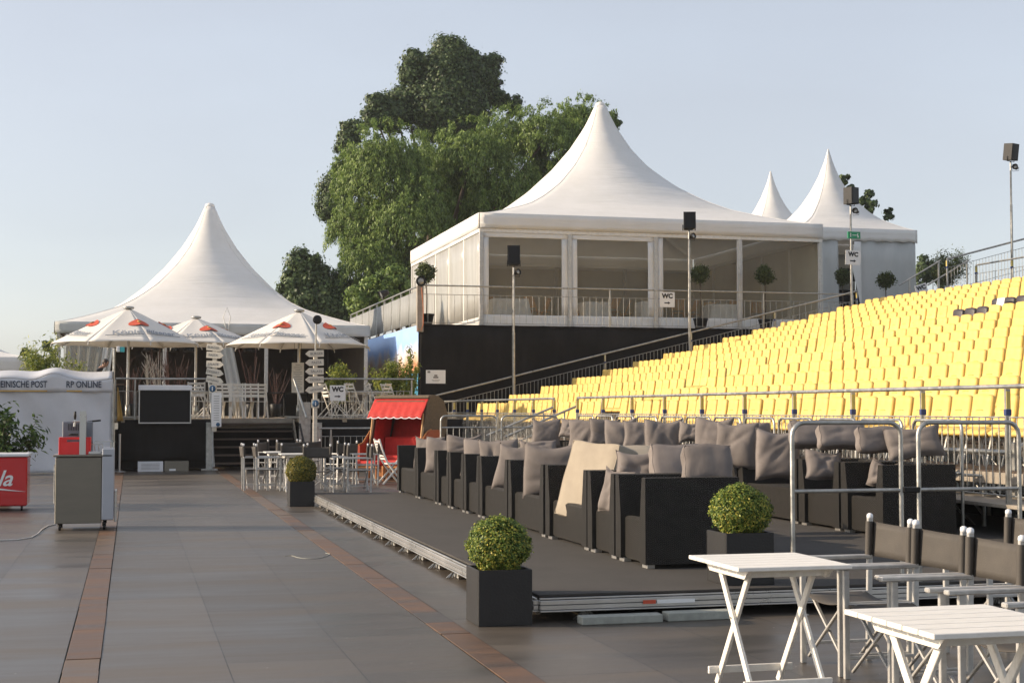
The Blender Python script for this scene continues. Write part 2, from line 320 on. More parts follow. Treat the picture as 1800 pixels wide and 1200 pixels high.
# ---------------------------------------------------------------- ground, floor, sky side
mb=MB(); mb.add([(-1500,-1500,-.03),(1500,-1500,-.03),(1500,1500,-.03),(-1500,1500,-.03)],[(0,1,2,3)]); struct(mb.build('ground',M['ground']))
def floor_sheet(x0,x1,y0,y1,ox,oy):
    mb=MB(); mb.add([(x0-ox,y0-oy,0),(x1-ox,y0-oy,0),(x1-ox,y1-oy,0),(x0-ox,y1-oy,0)],[(0,1,2,3)]); return struct(mb.build('floor',M['floor'],loc=(ox,oy,0)))
floor_sheet(-14,-.385,-6,41,-.385,.9); floor_sheet(-.165,2.085,-6,41,-.165,2.1); floor_sheet(2.305,16,-6,41,2.305,.3)
for x0,x1,seed in ((-.385,-.165,3),(2.085,2.305,11)):
    rr=random.Random(seed); y=-6
    groups={0:MB(),1:MB(),2:MB()}
    while y<41:
        L=rr.choice((.55,.9,1.25,2.4,.45)); k=rr.choice((0,1,0,2,1)) if y<18 else rr.choice((0,1,0))
        e=rr.uniform(-.004,.004); h=rr.uniform(.001,.006)
        groups[k].box(((x0+x1)/2+e,y+L/2,h-.01),(x1-x0-.012,L-.006,.02),.002); y+=L
    for k in groups: struct(groups[k].build('floor_strip',M[('rust1','rust2','rust3')[k]]))
# chalk scribble on the floor
mb=MB()
c=at(540,976,z=.0)
pts=[(at(500+px,py,z=.004)) for px,py in ((0,977),(12,975.5),(22,979),(34,981),(50,981.5),(63,980.5),(74,977),(80,973),(72,971.5))]
mb.tube(pts,.0035,5); tag(mb.build('chalk_drawing',M['stone']),'pale looping chalk scribble on the grey floor beside the brown strip','chalk drawing')
# cable
mb=MB(); pts=[at(px,py,z=.008) for px,py in ((-60,951),(0,949),(30,948),(55,944),(66,938),(74,930),(84,924),(97,921))]; mb.tube(pts,.008,6)
tag(mb.build('power_cable',M['cable']),'pale cable lying on the floor behind the steel bar counter','cable')
# ---------------------------------------------------------------- stage platform with grey carpet
pf=thing('stage_platform','low carpeted stage platform on small metal feet under the rattan armchairs','platform',(2.9,10.5,0))
mb=MB(); mb.box((4.1,6.85,.19),(8.2,13.7,.02),.003); mb.box((5.9,15.9,.19),(4.6,4.4,.02),.003); mb.build('carpet',M['carpet'],pf)
def prof(p,q,name):
    mb=MB(); p=Vector(p);q=Vector(q); mb.bar(p+Vector((0,0,.172)),q+Vector((0,0,.172)),.02,.012); mb.bar(p+Vector((0,0,.145)),q+Vector((0,0,.145)),.045,.032); mb.bar(p+Vector((0,0,.108)),q+Vector((0,0,.108)),.040,.032); mb.bar(p+Vector((0,0,.082)),q+Vector((0,0,.082)),.055,.012)
    return mb.build(name,M['alu_rail'],pf)
prof((0,-.02,0),(8.2,-.02,0),'edge_profile'); prof((-.02,0,0),(-.02,13.7,0),'edge_profile')
mb=MB(); mb.box((4.3,7.0,.05),(7.4,13.0,.08),.01); mb.build('underframe',M['black_pl'],pf)
def foot_mb():
    mb=MB()
    for k in range(7):
        a=-1.2+2.4*k/6; mb.bar((0,math.sin(a)*.10,.008),(0,math.sin(a)*.018,.075),.005,.02,.001)
        mb.bar((math.sin(a)*.10,0,.008),(math.sin(a)*.018,0,.075),.02,.005,.001)
    mb.lathe([(.02,0),(.02,.02),(.008,.025)],(0,0,.065),10); return mb
fm=foot_mb().mesh('foot',M['alu'])
def foot(x,y):
    o=bpy.data.objects.new('foot',fm); COL.objects.link(o); link(o,pf); o.location=(x,y,0)
for k in range(16): foot(.015,.35+.85*k)
for k in range(1,7): foot(.12+1.15*k-.9,.04)
# boards under the stage front
b=MB(); b.box((0,0,.03),(.62,.12,.06),.006); tag(b.build('board',M['stone'],loc=(3.47,10.33,0)),'pale stone kerb slab lying under the stage edge, nearer the box planter','slab')
b=MB(); b.box((0,0,.032),(.55,.13,.064),.006); tag(b.build('board',M['stone'],loc=(4.10,10.36,0),rz=.03),'pinkish stone kerb slab lying under the stage edge, nearer the table','slab')
mb=MB(); mb.box((0,0,0),(.3,.004,.028),.001); mb.build('maker_label',M['sign_white'],pf,loc=(1.05,-.047,.128)); 
mb=MB(); mb.box((0,0,0),(.1,.004,.028),.001); mb.build('maker_label',M['logo_red'],pf,loc=(.84,-.047,.128))
# ---------------------------------------------------------------- foliage builders
def leaf_mesh(name,P,Nn,size,m,aspect=.5,droop=0,jitter=1.,rng=RNG):
    """P centres (n,3); Nn preferred normals; builds folded leaf quads"""
    n=len(P); Nn=Nn+rng.normal(0,.55*jitter,(n,3)); Nn/=np.linalg.norm(Nn,axis=1)[:,None]+1e-9
    T=rng.normal(0,1,(n,3)); T[:,2]-=droop; T-=Nn*(T*Nn).sum(1)[:,None]; T/=np.linalg.norm(T,axis=1)[:,None]+1e-9
    B=np.cross(Nn,T); s=(size*rng.uniform(.6,1.25,n))[:,None]
    a=P-T*s*.5; c=P+T*s*.5; b1=P+B*s*aspect*.5+Nn*s*.07; b2=P-B*s*aspect*.5+Nn*s*.07
    V=np.stack([a,b2,c,b1],1).reshape(-1,3)
    me=bpy.data.meshes.new(name); me.vertices.add(4*n); me.vertices.foreach_set('co',V.astype(np.float32).ravel())
    me.loops.add(4*n); me.loops.foreach_set('vertex_index',np.arange(4*n,dtype=np.int32)); me.polygons.add(n); me.polygons.foreach_set('loop_start',np.arange(0,4*n,4,dtype=np.int32)); me.polygons.foreach_set('loop_total',np.full(n,4,dtype=np.int32))
    me.materials.append(m); me.update(); me.validate(); return me
def obj(name,me,parent=None,loc=(0,0,0)):
    o=bpy.data.objects.new(name,me); COL.objects.link(o); o.location=loc
    if parent is not None: link(o,parent)
    return o
def sph(n,rng=RNG):
    d=rng.normal(0,1,(n,3)); return d/np.linalg.norm(d,axis=1)[:,None]
def ball_mesh(name,r,n,size,m,seed,squash=1.,rough=.09):
    rng=np.random.default_rng(seed); d=sph(n,rng)
    lump=sum(.5*np.sin(d@rng.normal(0,5,3)+rng.uniform(0,6)) for _ in range(5))*rough*.5
    rad=r*(1+lump)*(1-rng.normal(.03,.05,n)); P=d*rad[:,None]; P[:,2]*=squash
    return leaf_mesh(name,P,d*1.2+np.array([0,0,.4]),size,m,.6,0,1,rng)
def planter(px,py,z,label,ballr,leaf,seed,grp,s=.40,sq=.92):
    c=Vector((px,py,z)); t=thing('box_planter',label,'planter',c,0,grp)
    mb=MB(); th=.02; h=s*1.0
    for sx,sy,dx,dy in ((0,-1,s,th),(0,1,s,th),(-1,0,th,s-2*th),(1,0,th,s-2*th)): mb.box((sx*(s-th)/2,sy*(s-th)/2,h/2),(dx,dy,h),.004)
    mb.box((0,0,.01),(s-2*th-.004,s-2*th-.004,.018),.002); mb.build('pot',M['planter'],t)
    mb=MB(); mb.box((0,0,h-.05),(s-2*th-.002,s-2*th-.002,.04),.002); mb.build('soil',M['soil'],t)
    p=thing('clipped_bush',label.replace('planter','bush').replace('black box','clipped round'),'bush',c+Vector((0,0,h-.03)),0,grp+' bushes')
    me=ball_mesh('foliage',ballr,14000,.021 if py<15 else .03,M[leaf],seed,sq); obj('foliage',me,p,(0,0,ballr*sq*.93))
    mb=MB(); mb.lathe([(.02,0),(.5*ballr,.0+ballr*.3),(.86*ballr,.75*ballr*sq),(.88*ballr,1.1*ballr*sq),(.6*ballr,1.6*ballr*sq),(.1*ballr,1.8*ballr*sq)],(0,0,0),14); mb.build('shade_core',M['leaf_core'] ,p)  # solid dark core stands in for the shade between the leaves
    mb=MB(); mb.tube([(0,0,-.05),(0.01,0,.1)],.015,6); mb.build('stem',M['bark'],p)
    return t,p
M['leaf_core']=mat('inner_foliage_shade',(.012,.02,.006),.9)  # near-black green, painted shade inside the leaf balls
a,b=planter(2.62,10.58,0,'black box planter on the floor at the stage corner nearest the camera',.222,'leaf_box',1,'box planters')
b['label']='round clipped box bush in the planter at the near stage corner'
a,b=planter(2.67,24.1,0,'black box planter on the floor at the far end of the stage edge',.235,'leaf_thuja',2,'box planters')
b['label']='round yellowish conifer ball in the planter at the far stage end'
a,b=planter(4.64,10.86,.2,'black box planter standing on the carpet behind the white table',.225,'leaf_box',3,'box planters',sq=.9)
b['label']='round clipped box bush behind the white table and beside the last armchair'

def obj_random(m,lo,hi):
    t=m.node_tree;N=t.nodes;L=t.links;rp=N['Color Ramp']; oi=N.new('ShaderNodeObjectInfo'); mr=N.new('ShaderNodeMapRange'); mr.inputs[3].default_value=lo; mr.inputs[4].default_value=hi; L.new(oi.outputs['Random'],mr.inputs[0])
    hs=N.new('ShaderNodeHueSaturation'); L.new(mr.outputs[0],hs.inputs['Value']); L.new(rp.outputs[0],hs.inputs['Color'])
    for l in list(rp.outputs[0].links):
        if l.to_node!=hs: L.new(hs.outputs[0],l.to_socket)
for k_,lo,hi in (('yellow',.90,1.06),('cushion',.82,1.15),('sling',.85,1.2),('white_paint',.94,1.03)): obj_random(M[k_],lo,hi)
def ripple(m,strength=.35):
    t=m.node_tree;N=t.nodes;L=t.links;p=N['Principled BSDF']; old=p.inputs['Normal'].links[0].from_socket
    tc=N['Texture Coordinate']; mp=N.new('ShaderNodeMapping'); mp.inputs['Scale'].default_value=(.5,.5,5.5); L.new(tc.outputs['Object'],mp.inputs[0]); nz=N.new('ShaderNodeTexNoise'); nz.inputs['Scale'].default_value=1.3; nz.inputs['Detail'].default_value=3; nz.inputs['Distortion'].default_value=.6; L.new(mp.outputs[0],nz.inputs['Vector'])
    b=N.new('ShaderNodeBump'); b.inputs['Strength'].default_value=strength; b.inputs['Distance'].default_value=.08; L.new(nz.outputs[0],b.inputs['Height']); L.new(old,b.inputs['Normal']); L.new(b.outputs[0],p.inputs['Normal'])
ripple(M['tent'],.28)
# ---------------------------------------------------------------- rattan armchairs and cushions
def armchair(y0,y1,X,label,group,z=.2,h=.77,depth=.86,rz=0):
    """faces -X, occupies Y from y0 to y1, front at X"""
    w=y1-y0-.012; t=thing('rattan_armchair',label,'armchair',(X,(y0+y1)/2,z),rz,group)
    aw=min(.16,w*.18); z0=.035
    for s in(-1,1):
        mb=MB(); yo=s*w/2; yi=s*(w/2-aw); yi2=s*(w/2-aw*.62)   # arm tapers towards the top
        P=[(yo,z0),(yi,z0),(yi,.40),(yi2,h),(yo,h)]
        if s<0: P=P[::-1]
        mb.prism(P,0,0,depth); mb.build('armrest',M['rattan'],t)
    mb=MB(); mb.box((.045+.035,0,(z0+.41)/2),(.09,w-2*aw-.004,.41-z0),.02); mb.box((depth/2+.05,0,.37),(depth-.12,w-2*aw-.004,.06),.01)
    mb.build('seat',M['rattan'],t)
    mb=MB(); mb.box((depth-.075,0,(z0+h)/2+.0),(.145,w-2*aw*.62-.03,h-z0-.008),.012); mb.build('backrest',M['rattan'],t)
    for sx in(.06,depth-.06):
        for s in(-1,1):
            mb=MB(); mb.box((sx,s*(w/2-.09),.018),(.07,.13,.036),.003); mb.build('foot',M['alu_rail'],t)
    return t
rowA=[(22.42,24.08,'far end of the front row, beside the red beach chair'),(20.9,22.40,'second from the far end of the front row'),(20.02,20.84,'front row, narrow one after the two wide far ones'),(19.08,20.0,'front row, middle of the three narrow far ones'),(18.17,19.06,'front row, last narrow one before the wide middle chairs'),
 (16.72,18.15,'front row, with a slanting cushion and a white scrap on its seat'),(15.16,16.68,'front row, with one big upright cushion beside the beige mattress'),(13.62,15.09,'front row, holding the large beige mattress cushion'),(12.78,13.60,'front row, with its cushion lying on top of the back'),(11.94,12.75,'front row, nearest the camera, its bare dark side showing')]
for y0,y1,l in rowA: armchair(y0,y1,4.24,'dark rattan armchair, '+l,'front row of rattan armchairs')
rowB=[(25.9,27.3,'at the far end by the crowd barrier'),(24.55,25.85,'second from the far end'),(23.1,24.5,'third from the far end'),(21.9,23.05,'under the creased far cushion'),(20.85,21.88,'sixth from the near end'),(19.15,20.8,'behind the big creased cushion'),(18.0,19.1,'fourth from the near end'),(16.2,17.95,'holding the large dark standing cushion'),(15.12,16.16,'with a small cushion tipped on its seat'),(14.12,15.08,'nearest the camera, its black side behind the barrier')]
for y0,y1,l in rowB: armchair(y0,y1,7.65,'dark rattan armchair in the back row, '+l,'back row of rattan armchairs')
def cushion(name,label,c,size,nrm,tilt=0,roll=0,m='cushion',seed=0,puff=1.,box=False,group='taupe cushions on the armchairs',cat='cushion'):
    """c = centre, size=(w,h,t); nrm = heading (deg, cw from -Y toward -X) of the face normal"""
    rng=random.Random(seed); w,h,th=size; mb=MB(); n=24
    ph=[(rng.uniform(-4,4),rng.uniform(-4,4),rng.uniform(0,6),rng.uniform(.3,1)) for _ in range(6)]
    cr=[(rng.uniform(0,3.14),rng.uniform(-.6,.6),rng.uniform(.10,.2),rng.uniform(.006,.018)) for _ in range(6)]
    def wr(a,b):
        v=sum(A*math.sin(p*a+q*b+o) for p,q,o,A in ph)*.005
        for an,of,wd,dp in cr:
            d=a*math.cos(an)+b*math.sin(an)-of; l=-a*math.sin(an)+b*math.cos(an)
            v-=dp*math.exp(-(d/wd)**2)*(.35+.65*math.exp(-((l-of)/.5)**2))
        return v
    if box:
        rr=.045
        for ax in range(3):
            for sg in(-1,1):
                hd=[w/2,th/2,h/2]
                def f(u,v):
                    q=[0,0,0]; q[ax]=sg; q[(ax+1)%3]=(2*u-1)*sg; q[(ax+2)%3]=2*v-1
                    P=Vector([q[i]*hd[i] for i in range(3)]); I=Vector([max(-hd[i]+rr,min(hd[i]-rr,P[i])) for i in range(3)]); D=P-I
                    if D.length>1e-6: P=I+D.normalized()*rr
                    a_,b_=q[0],q[2]; P.y+=(1 if P.y>0 else -1)*((.022*(1-a_*a_)*(1-b_*b_))+wr(a_,b_)*.4*(1-abs(a_)**6)*(1-abs(b_)**6)); P.x+=.006*math.sin(5*q[2]+seed); P.z+=.008*math.sin(4*q[0]+seed); return P
                mb.grid(f,14,14)
    else:
        def side(sg):
            def f(u,v):
                a=math.sin((u-.5)*math.pi)*.0+(2*u-1);b=2*v-1
                k=((1-abs(a)**2.6)*(1-abs(b)**2.6))**.42
                x=a*w/2*(1-.07*(1-b*b)*abs(a)**3); z=b*h/2*(1-.065*(1-a*a)*abs(b)**3)-(.03*(1-a*a) if b>0 else 0)*b
                return (x+.01*math.sin(3*b+seed),sg*(th/2*1.12*k+wr(a,b*sg)*min(1,k*1.5)),z+.012*math.sin(3.5*a+seed)*b)
            return f
        g=side(-1); mb.grid(lambda u,v:g(u,v),n,n); g2=side(1); mb.grid(lambda u,v:g2(1-u,v),n,n)
    t=bpy.data.objects.new(name,mb.mesh(name,[M[m]])); COL.objects.link(t)
    t.rotation_mode='QUATERNION'
    q=Matrix.Rotation(-R(nrm),3,'Z')@Matrix.Rotation(R(tilt),3,'X')@Matrix.Rotation(R(roll),3,'Y')
    t.rotation_quaternion=q.to_quaternion(); t.location=c
    # piping along the seam
    pb=MB(); pts=[]
    for k in range(49):
        s=k/48*4; e=int(s)%4; f=s-int(s); 
        a,b=[(2*f-1,-1),(1,2*f-1),(1-2*f,1),(-1,1-2*f)][e]
        if k==48: a,b=-1,-1
        if box: pts.append((a*(w/2-.014)+.006*math.sin(5*b+seed),-(th/2-.014),b*(h/2-.014)+.008*math.sin(4*a+seed)))
        else: pts.append((a*w/2*(1-.07*(1-b*b)*abs(a)**3)+.01*math.sin(3*b+seed),0,b*h/2*(1-.065*(1-a*a)*abs(b)**3)-(.03*(1-a*a) if b>0 else 0)*b+.012*math.sin(3.5*a+seed)*b))
    pb.tube(pts,.005,5,cap=False); pb.build('piping',M[m],t)
    return tag(t,label,cat,group)
def cu(px,py,y,size,nrm,tilt,label,roll=0,**k):
    c=at(px,py,y=y)+Vector((.07,.05,.03)); f=.87 if not k.get('box') else .95
    return cushion('cushion',label,c,(size[0]*f,size[1]*f,size[2]),nrm,tilt,roll*.7,seed=int(px),**k)
cu(748,798,23.1,(.62,.58,.18),42,-6,'taupe cushion standing upright in the farthest front armchair')
cu(770,803,21.7,(.62,.62,.20),34,-7,'taupe cushion standing second from the far end of the front row',roll=2)
cu(808,789,20.5,(.58,.40,.17),20,-8,'taupe cushion showing its knotted corner above the third front armchair')
cu(838,808,19.6,(.62,.62,.18),32,-12,'taupe cushion leaning behind the fourth arm of the front row',roll=3)
cu(868,812,18.6,(.62,.64,.18),30,-5,'taupe seamed cushion leaning in the fifth front armchair',roll=-2)
cu(905,827,17.45,(.70,.68,.20),30,-16,'large slanting taupe cushion in the middle of the front row',roll=8)
cu(937,800,18.0,(.55,.40,.16),25,-10,'taupe cushion peeking out behind the slanting cushion')
cu(960,832,15.95,(.74,.70,.22),26,-5,'big upright taupe cushion left of the beige mattress',roll=1)
cu(892,857,16.9,(.20,.14,.10),40,-20,'small pale scrap of cushion on the seat beneath the slanting cushion')
cushion('mattress_cushion','large thick beige mattress cushion leaning across the front row armchair',at(1040,850,y=14.35)+Vector((.05,0,-.0)),(.74,.80,.30),66,-17,3,'cushion_light',5,box=True,group=None,cat='cushion')
cushion('seat_pad','flat pale seat pad lying on the chair back behind the beige mattress',at(1090,803,y=14.9),(.80,.44,.13),8,-74,0,'cushion_light',6,box=True,group='pale seat pads')
cushion('seat_pad','thin pale seat pad under the beige mattress end, right side',at(1130,799,y=15.4),(.5,.4,.12),8,-76,0,'cushion_light',8,box=True,group='pale seat pads')
cu(1118,830,13.3,(.56,.42,.20),14,-20,'creased taupe cushion on the back of the second nearest front armchair')
cu(1075,870,13.1,(.42,.50,.14),60,-8,'narrow taupe cushion slipping between two near front armchairs',roll=10)
cu(1180,826,13.0,(.52,.42,.2),10,-30,'taupe seat pad with a red seam behind the nearest front armchair',box=True)
cu(1233,824,12.35,(.46,.36,.22),14,-22,'taupe box cushion on top of the nearest front armchair',box=True)
# back row
cu(955,763,26.7,(.62,.60,.2),16,-6,'greyish cushion standing at the far end of the back row',m='cushion')
cu(1000,755,25.6,(.5,.42,.18),30,-10,'taupe cushion corner showing behind the far back row armchairs',roll=6)
cu(1020,766,24.4,(.62,.62,.18),36,-6,'taupe cushion with a vertical seam in the back row, left half')
cu(1058,762,24.0,(.62,.55,.18),8,-10,'taupe cushion lying back beside the seamed back row cushion',roll=4)
cu(1085,768,22.9,(.6,.62,.2),24,-10,'taupe cushion with a knotted corner left of the big creased one',roll=-3)
cu(1120,769,21.9,(.62,.56,.2),16,-8,'slumped taupe cushion just left of the big creased cushion',roll=4)
cu(1160,777,20.2,(.64,.70,.24),14,-4,'big creased taupe cushion standing in the middle of the back row')
cu(1212,762,19.8,(.46,.36,.18),20,-15,'small folded taupe cushion between two big back row cushions')
cu(1248,772,18.7,(.62,.62,.18),40,-8,'taupe cushion with a dark side seam in the back row',roll=2)
cu(1288,786,17.9,(.66,.70,.20),40,-6,'tall narrow lit cushion left of the large dark cushion',roll=2)
cu(1320,765,18.2,(.52,.36,.2),8,-20,'creased taupe cushion behind the tall narrow one')
cu(1362,803,16.9,(.66,.72,.22),18,-5,'large dark standing cushion behind the box bush',roll=2)
cu(1420,768,16.3,(.56,.34,.18),10,-26,'box cushion on the back row beside the barrier post',box=True)
cu(1472,772,15.6,(.58,.30,.18),10,-24,'box cushion lying along the back row top, second from the near end',box=True)
cu(1442,822,15.6,(.50,.42,.18),10,-20,'small cushion tipped on the seat of a back row armchair',roll=8)
cu(1540,778,14.9,(.56,.30,.16),8,-18,'box cushion on the last but one back row armchair',box=True)
cu(1600,782,14.6,(.70,.44,.2),24,-30,'dark cushion slumped over the nearest back row armchair',roll=-10)
cu(1543,838,14.75,(.34,.34,.14),50,-18,'small cushion on the seat of the nearest back row armchair',roll=16)
# ---------------------------------------------------------------- director chairs
def director_chair(label,loc,rz,group):
    t=thing('director_chair',label,'director chair',loc,rz,group); W=.53; D=.46; m=M['chair_alu']
    # faces -X, front at x=0
    for s in(-1,1):
        y=s*(W/2-.015)
        mb=MB(); mb.bar((.02,y,0),(.02,y,.625),.034,.024); mb.build('leg',m,t)
        mb=MB(); mb.bar((D,y,0),(D+.02,y,.88),.034,.024); p=mb.build('leg',m,t)
        mb=MB(); mb.lathe([(.019,0),(.021,.012),(.019,.026),(.008,.034)],(D+.02,y,.872),8); mb.build('end_cap',M['white_pl'],p)
        mb=MB(); mb.box((D/2-.02,y,.638),(D+.09,.05,.026),.009); mb.build('armrest',m,t)
        for z in(.42,.12): mb=MB(); mb.bar((.02,y,z),(D+.005,y,z),.022,.018); mb.build('side_rail',m,t)
    for xx in(.06,D-.05):
        for q in(-1,1): mb=MB(); mb.bar((xx+q*.01,-q*(W/2-.03),.04),(xx+q*.01,q*(W/2-.03),.42),.022,.014); mb.build('cross_brace',m,t)
    mb=MB(); mb.grid(lambda u,v:(.03+u*(D-.05),(v-.5)*(W-.05),.425-.03*(1-(2*v-1)**2)),4,8,thick=.006); mb.build('seat',M['sling'],t)
    mb=MB(); mb.grid(lambda u,v:(D+.035-.012*(1-u)+.045*(1-(2*v-1)**2)*(.7+.3*u),(v-.5)*(W-.01),.64+u*.215-.012*(1-(2*v-1)**2)*u),5,12,thick=.006)
    for s in(-1,1): mb.tube([(D+.008,s*(W/2-.015),.64),(D+.016,s*(W/2-.015),.856)],.024,8)
    mb.build('backrest',M['sling'],t); return t
dc=director_chair('dark director chair behind the white table, farthest of the near row',(4.0,8.19,0),0,'director chairs by the near tables')
def dchair(label,loc,rz=0,group='director chairs by the near tables'): return copy_tree(dc,loc,rz,label,group)
dchair('dark director chair second in the near row, between farthest and middle',(4.0,7.61,0),.02)
dchair('dark director chair third in the near row, behind the nearer table',(3.98,7.03,0),-.02)
dchair('dark director chair at the right frame edge, behind the nearer table',(4.02,6.42,0),.01)
dchair('dark director chair set apart near the fence, right of the armchairs',(5.05,8.30,0),.0)
def white_table(label,loc,L=.66,W=.72,h=.72,rz=0):
    t=thing('folding_table',label,'folding table',loc,rz,'white folding tables'); m=M['white_paint']
    mb=MB(); ns=6; sw=(L)/ns
    for k in range(ns): mb.box((0,-W/2+ (k+.5)*W/ns,h-.011),(L-.0,W/ns-.006,.022),.003)
    mb.build('tabletop',m,t)
    mb=MB()
    for s in(-1,1): mb.prism([(-W*.42,h-.024),(-W*.34,h-.075),(W*.34,h-.075),(W*.42,h-.024)],0,s*L*.36-.011,s*L*.36+.011)
    for s in(-1,1): mb.box((0,s*W*.30,h-.05),(L*.70,.02,.04),.003)
    mb.build('apron',m,t)
    for s in(-1,1):
        x=s*L*.32
        mb=MB(); mb.bar((x,-W*.40,0),(x,W*.25,h-.05),.042,.02,up=(1,0,0)); mb.build('leg',m,t)
        mb=MB(); mb.bar((x-s*.023,W*.40,0),(x-s*.023,-W*.25,h-.05),.042,.02,up=(1,0,0)); mb.build('leg',m,t)
    for s in(-1,1):
        mb=MB(); mb.bar((-L*.39,s*W*.345,.085),(L*.39,s*W*.345,.085),.042,.018,up=(0,1,0)); mb.build('stretcher',m,t)
    mb=MB()
    for s in(-1,1): mb.tube([(s*L*.32-.02,0,(h-.05)*.61),(s*L*.32+.03,0,(h-.05)*.61)],.006,6)
    mb.build('hinge_bolt',M['alu'],t)
    return t
t1=white_table('white slatted folding table in front of the box bush',(3.43,7.64,0))
t2=white_table('white slatted folding table at the bottom right corner',(3.22,5.32,0))
# ---------------------------------------------------------------- barriers at the near stage edge and along the fence
def uframe(label,loc,w,h,z0,rz,mid,group,cat='barrier',r=.0185):
    t=thing('tube_barrier',label,cat,loc,rz,group); rr=.10; pts=[(-w/2,0,z0)]
    pts+=[(-w/2,0,h-rr)]+[(-w/2+rr-rr*math.cos(a),0,h-rr+rr*math.sin(a)) for a in [k*math.pi/8 for k in range(1,5)]]+[(w/2-rr+rr*math.sin(a),0,h-rr+rr*math.cos(a)) for a in [k*math.pi/8 for k in range(0,5)]]+[(w/2,0,z0)]
    mb=MB(); mb.tube(pts,r,10); mb.build('frame',M['alu'],t)
    mb=MB(); mb.tube([(-w/2,0,mid),(w/2,0,mid)],r*.8,8); mb.build('crossbar',M['alu'],t); return t
uframe('bent tube barrier at the stage edge, left of the black clamp',(5.42,10.57,.2),.93,1.25,0,0,.72,'bent tube barriers at the near stage edge')
uframe('bent tube barrier at the stage edge, right of the black clamp',(6.49,10.57,.2),.90,1.25,0,0,.72,'bent tube barriers at the near stage edge')
mb=MB(); mb.box((0,0,0),(.15,.06,.045),.008); tag(mb.build('clamp',M['black_pl'],loc=(5.965,10.57,.92)),'black clamp joining the two bent tube barriers','clamp')
ys=[29.0,27.8,26.57,25.36,24.1,22.9,21.7,20.5,19.3,18.05,16.9,15.6]
for k,y in enumerate(ys):
    uframe('bent tube barrier along the fence behind the back row, %s from the far end'%ORD[k+1],(8.85,y-.52,.2),1.05,1.23,0,math.pi/2,.65,'bent tube barriers along the fence')
for k,(px0,px1) in enumerate(((775,873),(882,980))):
    a=at(px0,731,y=28.8);b=at(px1,731,y=28.8)
    t=uframe(('crowd barrier beside the beach chair hood','crowd barrier behind the first back row cushion')[k],((a.x+b.x)/2,28.8,0),b.x-a.x,1.43,0,0,1.2,'crowd barriers beyond the stage')
    mb=MB(); w=b.x-a.x
    for q in range(1,9): mb.tube([(-w/2+w*q/9,0,.2),(-w/2+w*q/9,0,1.2)],.008,5)
    mb.build('balusters',M['alu'],t)
# ---------------------------------------------------------------- railings
def railing(label,p,q,zb,h,posts,group=None,gap=.22,pitch=.12,post_w=.06,bottom=.08,pr=.0075,name='railing',tags=True,r=.026,mesh=None,cat='railing',lower=None):
    """p,q = (x,y) ends, zb=(z at p, z at q) of walking level, posts = list of fractions"""
    p=Vector((*p,zb[0]));q=Vector((*q,zb[1])); t=thing(name,label,cat,p,0,group); d=q-p; dn=Vector((d.x,d.y,0)).normalized(); L=Vector((d.x,d.y,0)).length
    P=lambda f,z: d*f+Vector((0,0,z))
    mb=MB(); mb.tube([P(0,h),P(1,h)],r,10); mb.build('handrail',M['alu'],t)
    for f in posts:
        mb=MB(); mb.bar(P(f,-.05),P(f,h-r),post_w,.035,up=tuple(dn)); o=mb.build('post',M['alu'],t)
        if tags:
            mb=MB(); mb.bar(P(f,h-.24),P(f,h-.05),post_w*.9,.045,up=tuple(dn)); mb.build('sticker',M['yellow_tag'],o)
            mb=MB(); mb.bar(P(f,h-.31),P(f,h-.245),post_w*1.15,.05,up=tuple(dn)); mb.build('clamp',M['blue_clamp'],o)
    for a,b in zip(posts[:-1],posts[1:]):
        mb=MB(); e=.04/L; a2,b2=a+e,b-e; mb.tube([P(a2,h-gap),P(b2,h-gap)],.010,6); mb.tube([P(a2,bottom),P(b2,bottom)],.010,6)
        n=max(2,int((b2-a2)*L/pitch))
        for k in range(n+1):
            f=a2+(b2-a2)*k/n; mb.tube([P(f,bottom),P(f,h-gap)],pr,5,cap=False)
        mb.build('baluster_panel',M['alu'],t)
        if mesh:
            mb=MB(); mb.grid(lambda u,v:P(a2+(b2-a2)*u,bottom+(h-gap-bottom)*v)+Vector((dn.y,-dn.x,0))*-(.03+.01*math.sin(u*9)),8,2,thick=.004); mb.build('windbreak',mesh,t)
    return t
# fence in front of the grandstand
FX=9.1; fp=[1.757*k for k in range(26)]
F1=fp[5:18]; F2=fp[18:26]
railing('long silver fence in front of the yellow seats, right of the steps',(FX,F1[0]),(FX,F1[-1]),(.55,.55),1.25,[(y-F1[0])/(F1[-1]-F1[0]) for y in F1],'fences in front of the grandstand',gap=.33)
railing('silver fence left of the steps, ending behind the beach chair',(FX,F2[0]),(FX,F2[-1]),(.55,.55),1.25,[(y-F2[0])/(F2[-1]-F2[0]) for y in F2],'fences in front of the grandstand',gap=.33)
# steps through the gap
st=thing('entry_steps','short metal steps leading up through the fence gap behind the back row','steps',(FX,31.0,0))
for k in range(3):
    mb=MB(); mb.box((-.2-.28*k,0.0,.5-.15*k-.02),(.28,1.5,.035),.004); mb.build('tread',M['alu'],st)
for s,yy in ((1,.64),(-1,-1.02)):
    mb=MB(); mb.tube([(0,yy,1.62),(-1.55,yy,.98)],.025,10); mb.tube([(-1.3,yy,.0),(-1.3,yy,1.06)],.02,8); mb.tube([(-.25,yy,.0),(-.25,yy,1.5)],.02,8); mb.tube([(-.1,yy,1.15),(-1.3,yy,.66)],.014,6); mb.build('handrail',M['alu'],st)
